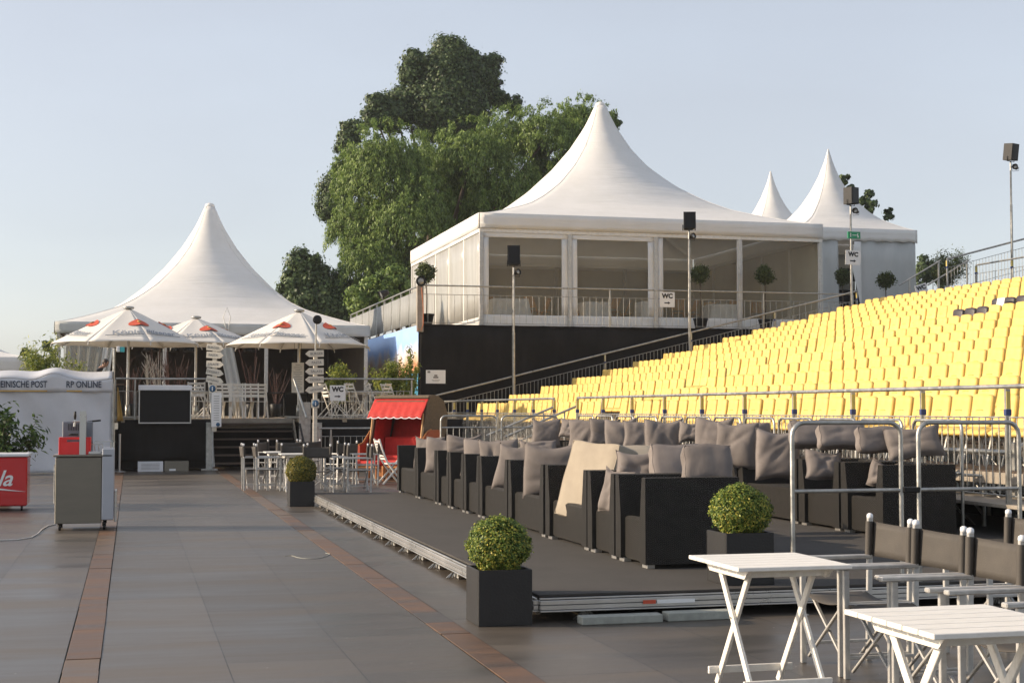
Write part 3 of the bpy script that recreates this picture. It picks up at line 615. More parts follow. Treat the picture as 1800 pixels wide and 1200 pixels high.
# near stair rail at the right frame edge
q=at(1787,900,y=15.0); t=thing('stair_rail','thick silver stair rail post with cross tubes right of the near barriers','stair rail',(q.x,15.0,0))
mb=MB(); mb.bar((0,0,.0),(0,0,1.18),.075,.06); mb.build('post',M['alu'],t)
mb=MB(); mb.tube([(-.18,-.35,1.12),(.9,-.1,1.60)],.036,12); mb.build('handrail',M['alu'],t)
for z,r_ in ((1.06,.032),(.78,.018)): mb=MB(); mb.tube([(-.03,.04,z),(-1.6,1.6,z+.06)],r_,10); mb.build('cross_tube',M['alu'],t)
# ---------------------------------------------------------------- grandstand
NR=14; RX=lambda i:10.05+1.018*i; RZ=lambda i:.86+.2655*i; YE=45.0
gs=thing('grandstand','large sloping grandstand of metal decks carrying rows of yellow seats','grandstand',(9.2,14,0))
gy0=[max(10.0,1.516*RX(i)-5) for i in range(NR)]
for i in range(NR):
    y0,y1=gy0[i],YE; mb=MB(); x=RX(i)-9.2
    mb.box((x+.0,(y0+y1)/2-14,RZ(i)-.02),(1.0,y1-y0,.04),.004); mb.build('deck',M['wood_dark'],gs)
    mb=MB(); mb.box((x-.5,(y0+y1)/2-14,RZ(i)-.085),(.03,y1-y0,.13),.004); mb.build('edge_beam',M['wood_grey'],gs)
    mb=MB(); n=int((y1-y0)/1.25)
    for k in range(n+1):
        yy=y0+(y1-y0)*k/n-14; mb.tube([(x-.42,yy,0),(x-.42,yy,RZ(i)-.15)],.024,6)
        if k<n: mb.tube([(x-.42,yy,.1),(x-.42,yy+1.2,RZ(i)-.2)],.016,5)
    mb.build('understructure',M['alu'],gs)
mb=MB(); mb.box((.25,(10+YE)/2-14,.53),(1.0,YE-10,.04),.004); mb.build('walkway',M['wood_grey'],gs)
mb=MB(); mb.box((1.5,(10+YE)/2-14,.25),(.05,YE-10,.5),.004); mb.build('undercroft_shade',M['black_cloth'],gs)  # black sheet stands in for the shade under the stand
for i in range(1,NR):
    x=RX(i)-9.2; mb=MB(); mb.box((x-.62,31.5-14,RZ(i)-.16),(.30,1.15,.03),.004); mb.build('aisle_step',M['alu'],gs)
def seat_mbs():
    W=.455; bk=MB(); n=8
    def back(u,v):
        yy=(2*u-1); z=.36+.53*v; top=(1-abs(yy)**5); 
        x=.10+.11*v+.02*math.sin(v*3)-.028*(1-yy*yy)*1.; zz=z-(1-top)*.03*v
        return (x,yy*W/2*(1-.04*v),zz)
    bk.grid(lambda u,v:back(1-u,v),n,6,thick=.052)
    bk.grid(lambda u,v:tuple(Vector(back(1-(.32+.36*u),.60+.022*v+ .012*math.sin(u*3)))+Vector((-.003,0,0))),4,1,mi=1,thick=.002)
    se=MB()
    se.grid(lambda u,v:(-.22+.36*u,(2*v-1)*W/2,.43-.035*math.sin(u*math.pi)*(1-(2*v-1)**2)-.06*(1-u)**6),6,6,thick=-.05)
    fr=MB()
    for s in(-1,1):
        fr.bar((.0,s*.17,0),(-.06,s*.19,.40),.03,.012); fr.bar((.02,s*.17,0),(.12,s*.19,.42),.03,.012)
    fr.bar((-.1,-.2,.385),(-.1,.2,.385),.02); return bk,se,fr
bk,se,fr=seat_mbs()
def make_seat(cov,label,loc):
    t=thing('stadium_seat',label,'seat',loc,0,'yellow seats of the grandstand' if cov=='yellow' else 'dark seats of the grandstand')
    bk.build('backrest',[M[cov],M['yellow_print' if cov=='yellow' else 'blackcover']],t); se.build('seat_pad',M[cov],t); fr.build('frame',M['alu'],t); return t
near=[];far=[]
for i in range(NR):
    y=30.55; k=1
    ymin=max(12.,1.516*RX(i)-1.2)
    while y>ymin: near.append((i,y,k,0)); y-=.5; k+=1
    y=32.45; k=1
    while y<44.8: far.append((i,y,k,1)); y+=.5; k+=1
dark={(8,0,1),(8,0,2),(8,0,3),(9,0,1),(9,0,2),(9,0,3)}
allseats=sorted([s for s in near+far if (s[0],s[3],s[2]) not in dark],key=lambda s:math.hypot(RX(s[0]),s[1]))
protoY=protoB=None; srng=random.Random(4)
for n,(i,y,k,far_) in enumerate(allseats[:300]):
    side='beyond' if far_ else 'nearer than'
    lab='yellow seat, %s row up, %s from the aisle, %s the aisle'%(ORD[i+1],ORD[k],side)
    loc=(RX(i)+.12+srng.uniform(-.01,.01),y+srng.uniform(-.012,.012),RZ(i))
    if protoY is None: protoY=make_seat('yellow',lab,loc)
    else: s=copy_tree(protoY,loc,srng.uniform(-.03,.03),lab)
for (i,f,k) in sorted(dark):
    make_seat('blackcover','seat without its yellow cover, %s row up, %s from the aisle'%(ORD[i+1],ORD[k]),(RX(i)+.12,30.55-.5*(k-1),RZ(i)))
sb=MB(); sg=MB()
for (i,y,k,far_) in allseats[300:]:
    T=Matrix.Translation((RX(i)+.12+srng.uniform(-.01,.01),y+srng.uniform(-.012,.012),RZ(i)))@Matrix.Rotation(srng.uniform(-.03,.03),4,'Z')
    for src in (bk,se):
        o=len(sb.v); sb.v+=[tuple(T@Vector(p)) for p in src.v]; sb.f+=[tuple(a+o for a in f) for f in src.f]; sb.mi+=src.mi; sb.sm+=src.sm
    o=len(sb.v); sb.v+=[tuple(T@Vector(p)) for p in fr.v]; sb.f+=[tuple(a+o for a in f) for f in fr.f]; sb.mi+=[2]*len(fr.f); sb.sm+=fr.sm
o=sb.build('distant_seats',[M['yellow'],M['yellow_print'],M['alu']]); tag(o,'rest of the yellow seats in the far left block of the grandstand','seats'); o['kind']='stuff'
mb=MB(); mb.box((0,0,0),(.006,.30,.21),.002,M=Matrix.Rotation(.2,4,'Y')); tag(mb.build('paper_sheet',M['sign_white'],loc=(RX(9)+.10,30.05,RZ(9)+.76)),'white paper sheet on a dark seat near the aisle','paper')
# side railing of the grandstand with its upper walkway
sl_=.2455
railing('sloping silver railing up the far side of the grandstand',(8.8,45.2),(23.6,45.2),(.75,.75+14.8*sl_),1.15,[0.0,2.9/14.8,5.9/14.8,8.85/14.8,11.8/14.8,1.0],'side railings of the grandstand',gap=.3,r=.032)
railing('sloping silver railing at the top right behind the last yellow row',(27.0,45.2),(33.0,45.2),(5.55,5.55+6*.26),1.15,[0,.42,1.0],'side railings of the grandstand',gap=.3,r=.034)
railing('level silver railing behind the top row, running to the right frame edge',(28.0,45.0),(28.0,28.0),(5.35,5.35),1.15,[k/8 for k in range(9)],'side railings of the grandstand',gap=.3,r=.03,pitch=.18,pr=.014,post_w=.09)
t=thing('stair_rail','short steep handrail pair beside the tilted WC sign at the top','stair rail',(25.4,45.6,4.25))
for dy in (0,1.3):
    mb=MB(); mb.tube([(0+.9*(dy>0),dy*-.25,1.55),(1.6+.9*(dy>0),dy*-.25,2.45)],.028,8); mb.build('handrail',M['alu'],t)
    for f in(.25,.95):
        mb=MB(); x=.9*(dy>0)+1.6*f; mb.bar((x,dy*-.25,0),(x,dy*-.25,1.55+.9*f),.05,.04); mb.build('post',M['alu'],t)
mb=MB(); mb.box((30.5,37,5.2),(5,17,.2),.01); mb.box((30.5,37,2.55),(4.6,16.6,5.1),.01); tag(mb.build('upper_walkway',M['black_cloth']),'dark clad upper walkway behind the top row of seats','platform')
# ---------------------------------------------------------------- upper deck, black wall, banner
DZ=4.23; DY=45.5; DX=8.72
ud=thing('upper_deck','raised deck clad in black cloth carrying the large white marquee','deck',(DX,DY,0))
mb=MB(); mb.box((13.5,10.5,DZ-.06),(27,20.9,.12),.01); mb.build('deck_floor',M['interior_floor'],ud)
mb=MB(); mb.grid(lambda u,v:(27*u,-.02+.035*math.sin(u*150+v*2)*(1-v*.5)-.03*math.sin(u*37),.0+(DZ-.01)*v),260,6,thick=.02); mb.build('cloth_front',M['black_cloth'],ud)
mb=MB(); mb.box((13.5,11,DZ/2-.1),(26.8,20,DZ-.3),.01); mb.build('core',M['black_cloth'],ud)
mb=MB(); mb.tube([(0.0+27*k/54,-.045,DZ-.02-.03*(k%2)) for k in range(55)],.022,6); mb.build('cloth_hem',M['black_cloth'],ud)
railing('level silver railing along the front of the upper deck',(DX,DY),(23.6,DY),(DZ,DZ),1.22,[0,.42,.78,1.0],None,gap=.28,tags=False,pitch=.21,bottom=.05,r=.025)
railing('silver railing with grey windbreak along the left side of the upper deck',(DX,DY),(DX,60.6),(DZ,DZ),1.22,[k/9 for k in range(10)],None,gap=.16,tags=False,pitch=.35,mesh=M['mesh_grey'])
mb=MB(); mb.bar((0,0,-.25),(0,0,1.2),.20,.16); mb.build('post',M['wood_grey'],ud,loc=(-.02,-.09,DZ))
bn=bpy.data.materials.new('painted_harbour_print'); bn.use_nodes=True
def banner_mat(m):
    N=m.node_tree.nodes;L=m.node_tree.links;p=N['Principled BSDF']; p.inputs['Roughness'].default_value=.5
    tc=N.new('ShaderNodeTexCoord'); sx=N.new('ShaderNodeSeparateXYZ'); L.new(tc.outputs['Object'],sx.inputs[0])
    nz=N.new('ShaderNodeTexNoise'); nz.inputs['Scale'].default_value=.9; nz.inputs['Detail'].default_value=5; L.new(tc.outputs['Object'],nz.inputs['Vector'])
    ad=N.new('ShaderNodeMath'); ad.operation='MULTIPLY_ADD'; ad.inputs[1].default_value=1.3; L.new(nz.outputs[0],ad.inputs[0]); 
    mz=N.new('ShaderNodeMath'); mz.operation='SUBTRACT'; mz.inputs[1].default_value=.65; L.new(sx.outputs['Z'],mz.inputs[0]); L.new(mz.outputs[0],ad.inputs[2])
    sc=N.new('ShaderNodeMath'); sc.operation='MULTIPLY'; sc.inputs[1].default_value=1/3.2; L.new(ad.outputs[0],sc.inputs[0])
    rp=N.new('ShaderNodeValToRGB'); cr=rp.color_ramp; cr.interpolation='LINEAR'
    E=[(0,(.45,.36,.27)),(.2,(.30,.27,.26)),(.36,(.50,.46,.42)),(.42,(.10,.18,.05)),(.52,(.22,.24,.06)),(.56,(.55,.22,.10)),(.66,(.62,.42,.30)),(.74,(.60,.58,.64)),(.84,(.25,.42,.75)),(1,(.30,.50,.85))]
    cr.elements[0].position=0; cr.elements[0].color=(*E[0][1],1); cr.elements[1].position=1; cr.elements[1].color=(*E[-1][1],1)
    for a,c in E[1:-1]: e=cr.elements.new(a); e.color=(*c,1)
    L.new(sc.outputs[0],rp.inputs[0])
    # water strip at the near end
    r2=N.new('ShaderNodeValToRGB'); r2.color_ramp.elements[0].color=(.01,.09,.20,1); r2.color_ramp.elements[1].color=(.05,.38,.60,1); r2.color_ramp.elements[0].position=.4;r2.color_ramp.elements[1].position=.6
    n2=N.new('ShaderNodeTexNoise'); n2.inputs['Scale'].default_value=5; L.new(tc.outputs['Object'],n2.inputs['Vector']); L.new(n2.outputs[0],r2.inputs[0])
    a1=N.new('ShaderNodeMath'); a1.operation='LESS_THAN'; a1.inputs[1].default_value=2.1; L.new(sx.outputs['Y'],a1.inputs[0]); a2=N.new('ShaderNodeMath'); a2.operation='LESS_THAN'; a2.inputs[1].default_value=1.75; L.new(sx.outputs['Z'],a2.inputs[0])
    a3=N.new('ShaderNodeMath'); a3.operation='MULTIPLY'; L.new(a1.outputs[0],a3.inputs[0]); L.new(a2.outputs[0],a3.inputs[1])
    mx=N.new('ShaderNodeMix'); mx.data_type='RGBA'; L.new(a3.outputs[0],mx.inputs[0]); L.new(rp.outputs[0],mx.inputs[6]); L.new(r2.outputs[0],mx.inputs[7]); L.new(mx.outputs[2],p.inputs['Base Color'])
banner_mat(bn)
mb=MB(); mb.grid(lambda u,v:(.02*math.sin(u*23+v),.05+14.5*u,3.25*v-.12*(1-abs(2*u-1))*0),80,4,thick=-.01)
tag(mb.build('harbour_banner',bn,loc=(DX-.06,DY,.95)),'colourful painted harbour banner below the side railing of the upper deck','banner')
mb=MB(); mb.box((0,0,0),(.62,.006,.42),.002); nb=mb.build('notice_sheet',M['sign_white'],loc=at(766,662,y=DY-.12)); tag(nb,'white paper notice pinned to the black cloth wall','notice')
mb=MB()
for dx,dz,ww,hh in ((0,-.02,.16,.05),(0,.04,.10,.05),(0,-.10,.26,.012),(0,-.14,.2,.012),(-.22,.15,.09,.06)): mb.box((dx,-.005,dz),(ww,.004,hh),.001)
mb.build('printing',M['ink_soft'],nb)
# ---------------------------------------------------------------- pagoda tents
PROF=[(0,1.0),(.02,.955),(.074,.84),(.14,.70),(.22,.59),(.34,.455),(.51,.305),(.67,.192),(.83,.104),(.93,.062),(.985,.043),(1.0,.035)]
def prof_r(h):
    for (a,ra),(b,rb) in zip(PROF[:-1],PROF[1:]):
        if h<=b: f=(h-a)/(b-a); return ra+(rb-ra)*f
    return PROF[-1][1]
def pagoda_roof(mb,hx,hy,z0,z1,sharp=False,thick=.02):
    def f(u,v):
        h=v**1.6; r=prof_r(h)
        if sharp: r=max(.006,r-.03*h)
        a=u*2*math.pi+math.pi/4; c,s=math.cos(a),math.sin(a); m=max(abs(c),abs(s)); sq=1/m
        k=min(1,h*1.5)**.6; rad=sq*(1-k)+1.0*k
        sag=.0 if v<.01 else -.06*math.sin(min(1,h*4)*math.pi)*(abs(math.sin(2*(a-math.pi/4)))*0)
        return (hx*r*c*rad,hy*r*s*rad,z0+(z1-z0)*h+sag)
    mb.grid(lambda u,v:f(1-u,v) ,96,40,thick=-thick)
    for k in range(4): mb.tube([Vector(f(k/4,v/30))+Vector((0,0,.003)) for v in range(31)],.009,5)
def tent_thing(name,label,cx,cy,hx,hy,zf,zv,ze,zp,group,sharp=False):
    t=thing(name,label,'tent',(cx,cy,zf),0,group)
    mb=MB(); pagoda_roof(mb,hx,hy,ze-zf,zp-zf,sharp); mb.build('roof',M['tent'],t)
    return t
def valance(t,hx,hy,z0,z1,m='tent',scallop=0,name='valance'):
    mb=MB(); h=z1-z0
    for (ax,ay,bx,by,nx,ny) in ((-hx,-hy,hx,-hy,0,-1),(hx,-hy,hx,hy,1,0),(hx,hy,-hx,hy,0,1),(-hx,hy,-hx,-hy,-1,0)):
        L=math.hypot(bx-ax,by-ay); n=int(L*8) if scallop else int(L*2)
        def f(u,v):
            s=scallop*abs(math.sin(u*L*math.pi/.55)); out=.02+.012*math.sin(u*L*2.1)*(1-v)
            return (ax+(bx-ax)*u+nx*out,ay+(by-ay)*u+ny*out,z0+s*(1-v)+(h-s*(1-v))*v)
        mb.grid(f,n,3,thick=-.015)
    return mb.build(name,M[m],t)
# --- the large marquee on the upper deck
hx=hy=6.1; mx_,my_=17.04,52.9; zf=DZ; ze=7.97; zv=7.47
mq=tent_thing('marquee','large white peaked marquee with clear windows on the upper deck',mx_,my_,hx,hy,zf,zv,ze,13.0,'peaked tents')
valance(mq,hx,hy,zv-zf,ze-zf+.01)
mb=MB()
for s in(-1,1):
    mb.bar((-hx,s*(hy-.05),zv-zf-.06),(hx,s*(hy-.05),zv-zf-.06),.12,.12); mb.bar((s*(hx-.05),-hy,zv-zf-.06),(s*(hx-.05),hy,zv-zf-.06),.12,.12)
mb.build('eave_beam',M['white_paint'],mq)
nb_=4
for k in range(nb_+1):
    x=-hx+.06+(2*hx-.12)*k/nb_
    for s in(-1,1):
        mb=MB(); mb.box((x,s*(hy-.06),(zv-zf)/2),(.13,.13,zv-zf-.02),.01); mb.build('post',M['chair_alu'],mq)
for k in range(1,5):
    y=-hy+.06+(2*hy-.12)*k/5
    for s in(-1,1):
        mb=MB(); mb.box((s*(hx-.06),y,(zv-zf)/2),(.10,.10,zv-zf-.02),.01); mb.build('post',M['white_paint'],mq)
zt=zv-zf
for k in range(nb_):
    x0=-hx+.13+(2*hx-.12)*k/nb_; x1=-hx+(2*hx-.12)*(k+1)/nb_-.01
    sp=.20 if k in(0,1,2) else .03
    a,b=x0+(sp*.9 if k!=3 else .03),x1-(.22 if k<2 else .03)
    bz,tz=.42,zt-(.28 if k<2 else .12)
    mb=MB()
    def cl(xa,xb,za,zb):
        mb.grid(lambda u,v:(xa+(xb-xa)*u,-hy+.03+.012*math.sin(u*(xb-xa)*9+v*7),za+(zb-za)*v),max(2,int((xb-xa)*5)),6,thick=-.012)
    cl(x0,x1,.02,bz); cl(x0,x1,tz,zt-.12); cl(x0,a,bz,tz); cl(b,x1,bz,tz); f=mb.build('wall_sheet',M['tent'],mq)
    mb=MB(); mb.grid(lambda u,v:(a+(b-a)*u,-hy+.045+.01*math.sin(u*7+v*3),bz+(tz-bz)*v),10,6,thick=-.006); mb.build('window',M['pvc'],f)
# left side windows and back walls
for k in range(5):
    y0=-hy+.12+(2*hy-.12)*k/5; y1=-hy+.02+(2*hy-.12)*(k+1)/5
    mb=MB(); mb.grid(lambda u,v:(-hx+.03,y1+(y0-y1)*u,.35+(zt-.45)*v),4,4,thick=-.006); mb.build('window',M['pvc_side'],mq)
    mb=MB(); mb.box((-hx+.03,(y0+y1)/2,.18),(.02,y1-y0,.33),.004); mb.build('wall_sheet',M['tent'],mq)
mb=MB(); mb.box((hx-.03,0,zt/2),(.02,2*hy-.3,zt-.05),.004); mb.box((0,hy-.03,zt/2),(2*hx-.3,.02,zt-.05),.004); mb.build('rear_wall',M['marquee_liner'],mq)
mb=MB(); mb.lathe([(.20,0),(.20,.06),(.16,.15),(.06,.2)],(0,0,12.97-zf),20); mb.build('peak_cap',M['tent'],mq)
# --- small peaked tents behind
M['tent_hi']=M['tent']
t3=tent_thing('pagoda_tent','small white pointed tent with scalloped edge right of the marquee',27.25,54.5,2.5,2.5,DZ,8.0,8.57,12.1,'peaked tents',True)
valance(t3,2.5,2.5,8.05-DZ,8.58-DZ,scallop=.07)
mb=MB(); zt3=8.1-DZ
def wall(mb,x0,x1,y,z0,z1): mb.grid(lambda u,v:(x0+(x1-x0)*u,y+.05*math.sin(u*(x1-x0)*7+v)*(1-.4*v),z0+(z1-z0)*v),max(3,int((x1-x0)*12)),5,thick=-.012)
dxa,dxb=-.86,.02
wall(mb,-2.45,dxa,-2.45,0,zt3); wall(mb,dxb,2.45,-2.45,0,zt3); mb.build('wall_sheet',M['tent_dull'],t3)
mb=MB(); mb.box((2.44,0,zt3/2),(.02,4.9,zt3),.004); mb.box((-2.44,0,zt3/2),(.02,4.9,zt3),.004); mb.box((0,2.44,zt3/2),(4.8,.02,zt3),.004); mb.build('wall_sheet',M['tent_dull'],t3)
mb=MB(); mb.grid(lambda u,v:(dxb+.05-.55*(1-abs(v-.75)*1.6)*u*(v**.5),-2.55-.1*u,.1+(zt3-.15)*v),6,12,thick=.012); mb.build('door_flap',M['tent'],t3)
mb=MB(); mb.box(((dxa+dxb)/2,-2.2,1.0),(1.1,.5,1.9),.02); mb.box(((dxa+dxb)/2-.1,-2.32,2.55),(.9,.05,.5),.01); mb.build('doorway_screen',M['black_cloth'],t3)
t4=tent_thing('pagoda_tent','farthest small white pointed tent, only its spire above the marquee roof',27.3,60.2,2.5,2.5,DZ,8.0,8.57,12.1,'peaked tents',True)
valance(t4,2.5,2.5,8.05-DZ,8.58-DZ,scallop=.07)
mb=MB()
for a,b,dx,dy in ((0,-2.44,4.9,.02),(0,2.44,4.9,.02),(-2.44,0,.02,4.86),(2.44,0,.02,4.86)): mb.box((a,b,zt3/2),(dx,dy,zt3),.004)
mb.build('wall_sheet',M['tent_dull'],t4)
# furniture in the marquee
def dining_table(label,loc,w,l):
    t=thing('dining_table',label,'table',loc,0,'dining tables in the marquee')
    mb=MB(); mb.box((0,0,.73),(w,l,.03),.01); mb.build('tabletop',M['teak'],t)
    for sx in(-1,1):
        for sy in(-1,1): mb=MB(); mb.bar((sx*(w/2-.08),sy*(l/2-.08),0),(sx*(w/2-.08),sy*(l/2-.08),.72),.05); mb.build('leg',M['teak'],t)
    c=thing('tablecloth',label.replace('dining table','tablecloth').replace('cloth-covered ',''),'tablecloth',(loc[0],loc[1],loc[2]+.0),0,'white tablecloths in the marquee')
    mb=MB()
    def f(u,v):
        a=u*2*math.pi; cx_,sy_=math.cos(a),math.sin(a); m=max(abs(cx_),abs(sy_)); d=v*1.0
        k=(1+.10*d*abs(math.sin(a*6))*d+.06*d); return (cx_/m*(w/2+.012)*k,sy_/m*(l/2+.012)*k,.752-.60*d)
    mb.grid(lambda u,v:f(1-u,v),48,6,thick=.004); mb.box((0,0,.756),(w+.02,l+.02,.01),.003); mb.build('cloth',M['linen'],c)
    return t
def wood_chair(label,loc,rz,proto=None,group='folding wooden chairs in the marquee',m='teak',ladder=False):
    if proto: return copy_tree(proto,loc,rz,label,group)
    t=thing('folding_chair',label,'folding chair',loc,rz,group)
    for s in(-1,1):
        mb=MB(); mb.bar((.22,s*.21,0),(-.18,s*.21,.95),.04,.02); mb.build('leg',M[m],t)
        mb=MB(); mb.bar((-.24,s*.185,0),(.2,s*.185,.45),.04,.02); mb.build('leg',M[m],t)
    mb=MB()
    for k in range(6): mb.box((.2-.075*k,0,.455),(.06,.40,.015),.003)
    mb.build('seat',M[m],t)
    mb=MB()
    if ladder:
        for k in range(4): f=k/3; mb.bar((-.055-.105*f,-.2,.62+.29*f),(-.055-.105*f,.2,.62+.29*f),.016,.055)
    else:
      for k in range(7): mb.bar((-.02-.028,-.17+.057*k,.58),(-.17,-.17+.057*k,.93),.03,.012)
    mb.bar((-.175,-.2,.93),(-.175,.2,.93),.05,.02); mb.bar((-.03,-.2,.58),(-.03,.2,.58),.04,.02); mb.build('backrest',M[m],t); return t
marq=[(893,'left of the speaker pole'),(1043,'in the second window bay'),(1138,'behind the white strut left of the WC sign'),(1265,'behind the third and fourth bay')]
for k,(px,l) in enumerate(marq):
    p=at(px,560,y=48.6+ (k%2)*.7); dining_table('white cloth-covered dining table in the marquee, %s'%l,(p.x,p.y,DZ+.30),(1.2,.85,.6,.95)[k],.9)
wc=None
for k,(px,y,rz,l) in enumerate(((935,49.5,.5,'right of the first table, seen in profile'),(958,50.2,2.6,'standing alone, tilted, right of the first table'),(918,50.9,1.0,'behind the first white table'),(1008,49.6,.2,'at the left edge of the second bay'),(1078,49.4,2.2,'right of the second table'),(1100,50.4,2.9,'beside the third table'),(1192,49.5,1.2,'just right of the WC sign'),(1218,50.0,2.4,'left of the second speaker pole'),(1285,49.8,2.0,'behind the fourth table'),(1330,50.2,1.4,'farthest right in the marquee'),(1245,50.7,1.6,'behind the second speaker pole'),(862,50.2,.7,'at the far left of the first bay'))):
    p=at(px,560,y=y); c=wood_chair('wooden folding chair in the marquee, '+l,(p.x,p.y,DZ+.30),rz,wc); wc=wc or c
mb=MB(); mb.box((0,0,0),(11.7,11.7,.26),.004); mb.build('floor_boards',M['interior_floor'],mq,loc=(0,.05,.16))
# bay trees in pots on the deck
def bay_tree(label,x,y,z,h,r,seed,group='bay trees in pots',leaf='leaf_olive',n=2600,potr=.24):
    t=thing('potted_tree',label,'potted tree',(x,y,z),0,group); rng=np.random.default_rng(seed)
    mb=MB(); mb.lathe([(potr*.72,0),(potr*.98,.30),(potr*1.04,.31),(potr*1.04,.36),(potr*.9,.36),(potr*.88,.32)],(0,0,0),20); mb.build('pot',M['black_pl'],t)
    mb=MB(); mb.tube([(0,0,.2),(.01,.0,h*.5),(-.01,.01,h-r*.2)],.018,7)
    for k in range(7):
        a=k*.9; mb.tube([(0,0,h-r*.8),(math.cos(a)*r*.55,math.sin(a)*r*.55,h+rng.uniform(-.3,.4)*r)],.007,5)
    mb.build('trunk',M['bark'],t)
    C=sph(26,rng)*r*.62*np.array([1,1,.95]); P=C[rng.integers(0,26,n)]+rng.normal(0,r*.19,(n,3)); P[:,2]+=h
    obj('foliage',leaf_mesh('foliage',P,P-np.array([0,0,h]),.085,M[leaf],.5,.2,1,rng),t); return t
for k,(px,py,rad,l) in enumerate(((750,478,.34,'left of the marquee beside the corner post'),(1231,482,.33,'just right of the second speaker pole'),(1345,482,.36,'in front of the last marquee window'),(1481,486,.33,'in front of the small pointed tent, left of its door'),(1557,492,.35,'in front of the small pointed tent, right of its door'))):
    y=46.1 if k<3 else 49.5; p=at(px,py,y=y); bay_tree('potted bay tree '+l,p.x,y,DZ,p.z-DZ,rad,20+k)
# ---------------------------------------------------------------- signs, speakers, lamps
def wc_sign(label,c,w,h,rot=0,yaw=0,arrow=True,parent=None):
    t=thing('toilet_sign',label,'sign',c,yaw,'toilet direction signs')
    Rm=Matrix.Rotation(rot,4,'Y')
    mb=MB(); mb.box((0,0,0),(w,.012,h),.002,M=Rm); mb.build('panel',M['sign_white'],t)
    r=Rm@Vector((1,0,0)); u=Rm@Vector((0,0,1))
    text('lettering','WC',h*.42,M['ink'],t,u*(h*.10)+Vector((0,-.010,0)),r,u,bold=.012*h/.5)
    if arrow:
        mb=MB(); s=w*.2; P=[(-1,-.22),(.25,-.22),(.25,-.55),(1,0),(.25,.55),(.25,.22),(-1,.22)]
        V=[(r*a*s+u*(b*s*.8-h*.22)+Vector((0,-.011,0))) for a,b in P]+[(r*a*s+u*(b*s*.8-h*.22)+Vector((0,-.007,0))) for a,b in P]
        n=len(P); mb.add(V,[tuple(range(n)),tuple(range(2*n-1,n-1,-1))]+[(i,i+n,(i+1)%n+n,(i+1)%n) for i in range(n)]); mb.build('arrow',M['ink'],t)
    return t
def sgn(px0,py0,px1,py1,y): 
    a=at(px0,py0,y=y);b=at(px1,py1,y=y); return ((a+b)/2,abs(b.x-a.x),abs(a.z-b.z))
c,ww,hh=sgn(1160,513,1186,540,DY-.06); wc_sign('white WC sign with arrow on the upper deck railing',c,ww,hh)
c,ww,hh=sgn(1486,440,1513,466,44.93); wc_sign('white WC sign with arrow on the third speaker pole',c,ww,hh,.05)
c,ww,hh=sgn(1610,500,1631,522,45.35); wc_sign('tilted white WC sign half hidden behind the top row of seats',c,ww,hh*1.1,-.28,arrow=True)
c,ww,hh=sgn(580,677,607,704,38.6); wc_sign('white WC sign with arrow on the terrace railing',c,ww,hh)
def speaker(label,px,ptop,pole_base,ztop_px,tilt,yaw,has_pole=True):
    top=at(px,ptop,y=45.05); x=top.x; zt_=at(px,ztop_px,y=45.05).z
    p=thing('speaker_pole',label.replace('black loudspeaker on','tall silver pole holding'),'pole',(x,45.05,0),0,'speaker poles of the grandstand')
    mb=MB(); mb.tube([(0,0,pole_base),(0,0,(pole_base+zt_)*.55)],.045,10); mb.tube([(0,0,(pole_base+zt_)*.55),(0,0,zt_)],.034,10); mb.build('shaft',M['alu'],p)
    mb=MB(); mb.tube([(-.05,-.05,pole_base+.2),(-.07,-.04,(pole_base+zt_)/2),(-.05,-.05,zt_-.3),(.06,-.05,zt_-.05)],.010,5); mb.build('cable',M['cable_d'],p)
    h=at(px,ptop,y=45.05).z-zt_-.06
    s=thing('loudspeaker',label,'loudspeaker',(x,45.05,zt_),yaw,'loudspeakers on poles')
    T=Matrix.Translation((0,0,.08+h/2))@Matrix.Rotation(tilt,4,'X')
    mb=MB(); pl=[(-.20,-.19),(.20,-.19),(.14,.19),(-.14,.19)]; mb.prism(pl,2,-h/2,h/2,M=T); mb.build('cabinet',M['black_pl'],s)
    mb=MB(); mb.box((0,-.198,0),(.36,.014,h-.06),.005,M=T); mb.build('grille',M['screen'],s)
    mb=MB(); mb.bar((-.19,0,.04),(.19,0,.04),.03,.01); mb.bar((-.2,0,.03),(-.2,0,.22),.03,.01); mb.bar((.2,0,.03),(.2,0,.22),.03,.01); mb.tube([(0,0,-.05),(0,0,.04)],.03,8); mb.build('bracket',M['black_pl'],s)
    return x,zt_
def par_lamp(label,loc,yaw,pitch,r=.10,L=.2,group='small floodlights'):
    t=thing('floodlight',label,'floodlight',loc,0,group)
    T=Matrix.Rotation(yaw,4,'Z')@Matrix.Rotation(pitch,4,'X')@Matrix.Rotation(R(90),4,'X')
    mb=MB(); mb.lathe([(r*.45,-L),(r*.7,-L*.8),(r*.95,-L*.1),(r*1.08,0),(r*1.08,.02),(r*.95,.02),(r*.9,-.02)],(0,0,0),18,M=T); mb.build('housing',M['black_pl'],t)
    mb=MB(); mb.lathe([(r*.86,-.015),(r*.5,.0),(r*.05,.006)],(0,0,0),16,M=T); mb.build('lens',M['lens'],t)
    mb=MB(); 
    mb.tube([T@Vector((-r*1.1,0,-L*.4)),T@Vector((-r*1.1,-r*1.4,-L*.4)),T@Vector((r*1.1,-r*1.4,-L*.4)),T@Vector((r*1.1,0,-L*.4))],.008,5); mb.build('yoke',M['black_pl'],t); return t
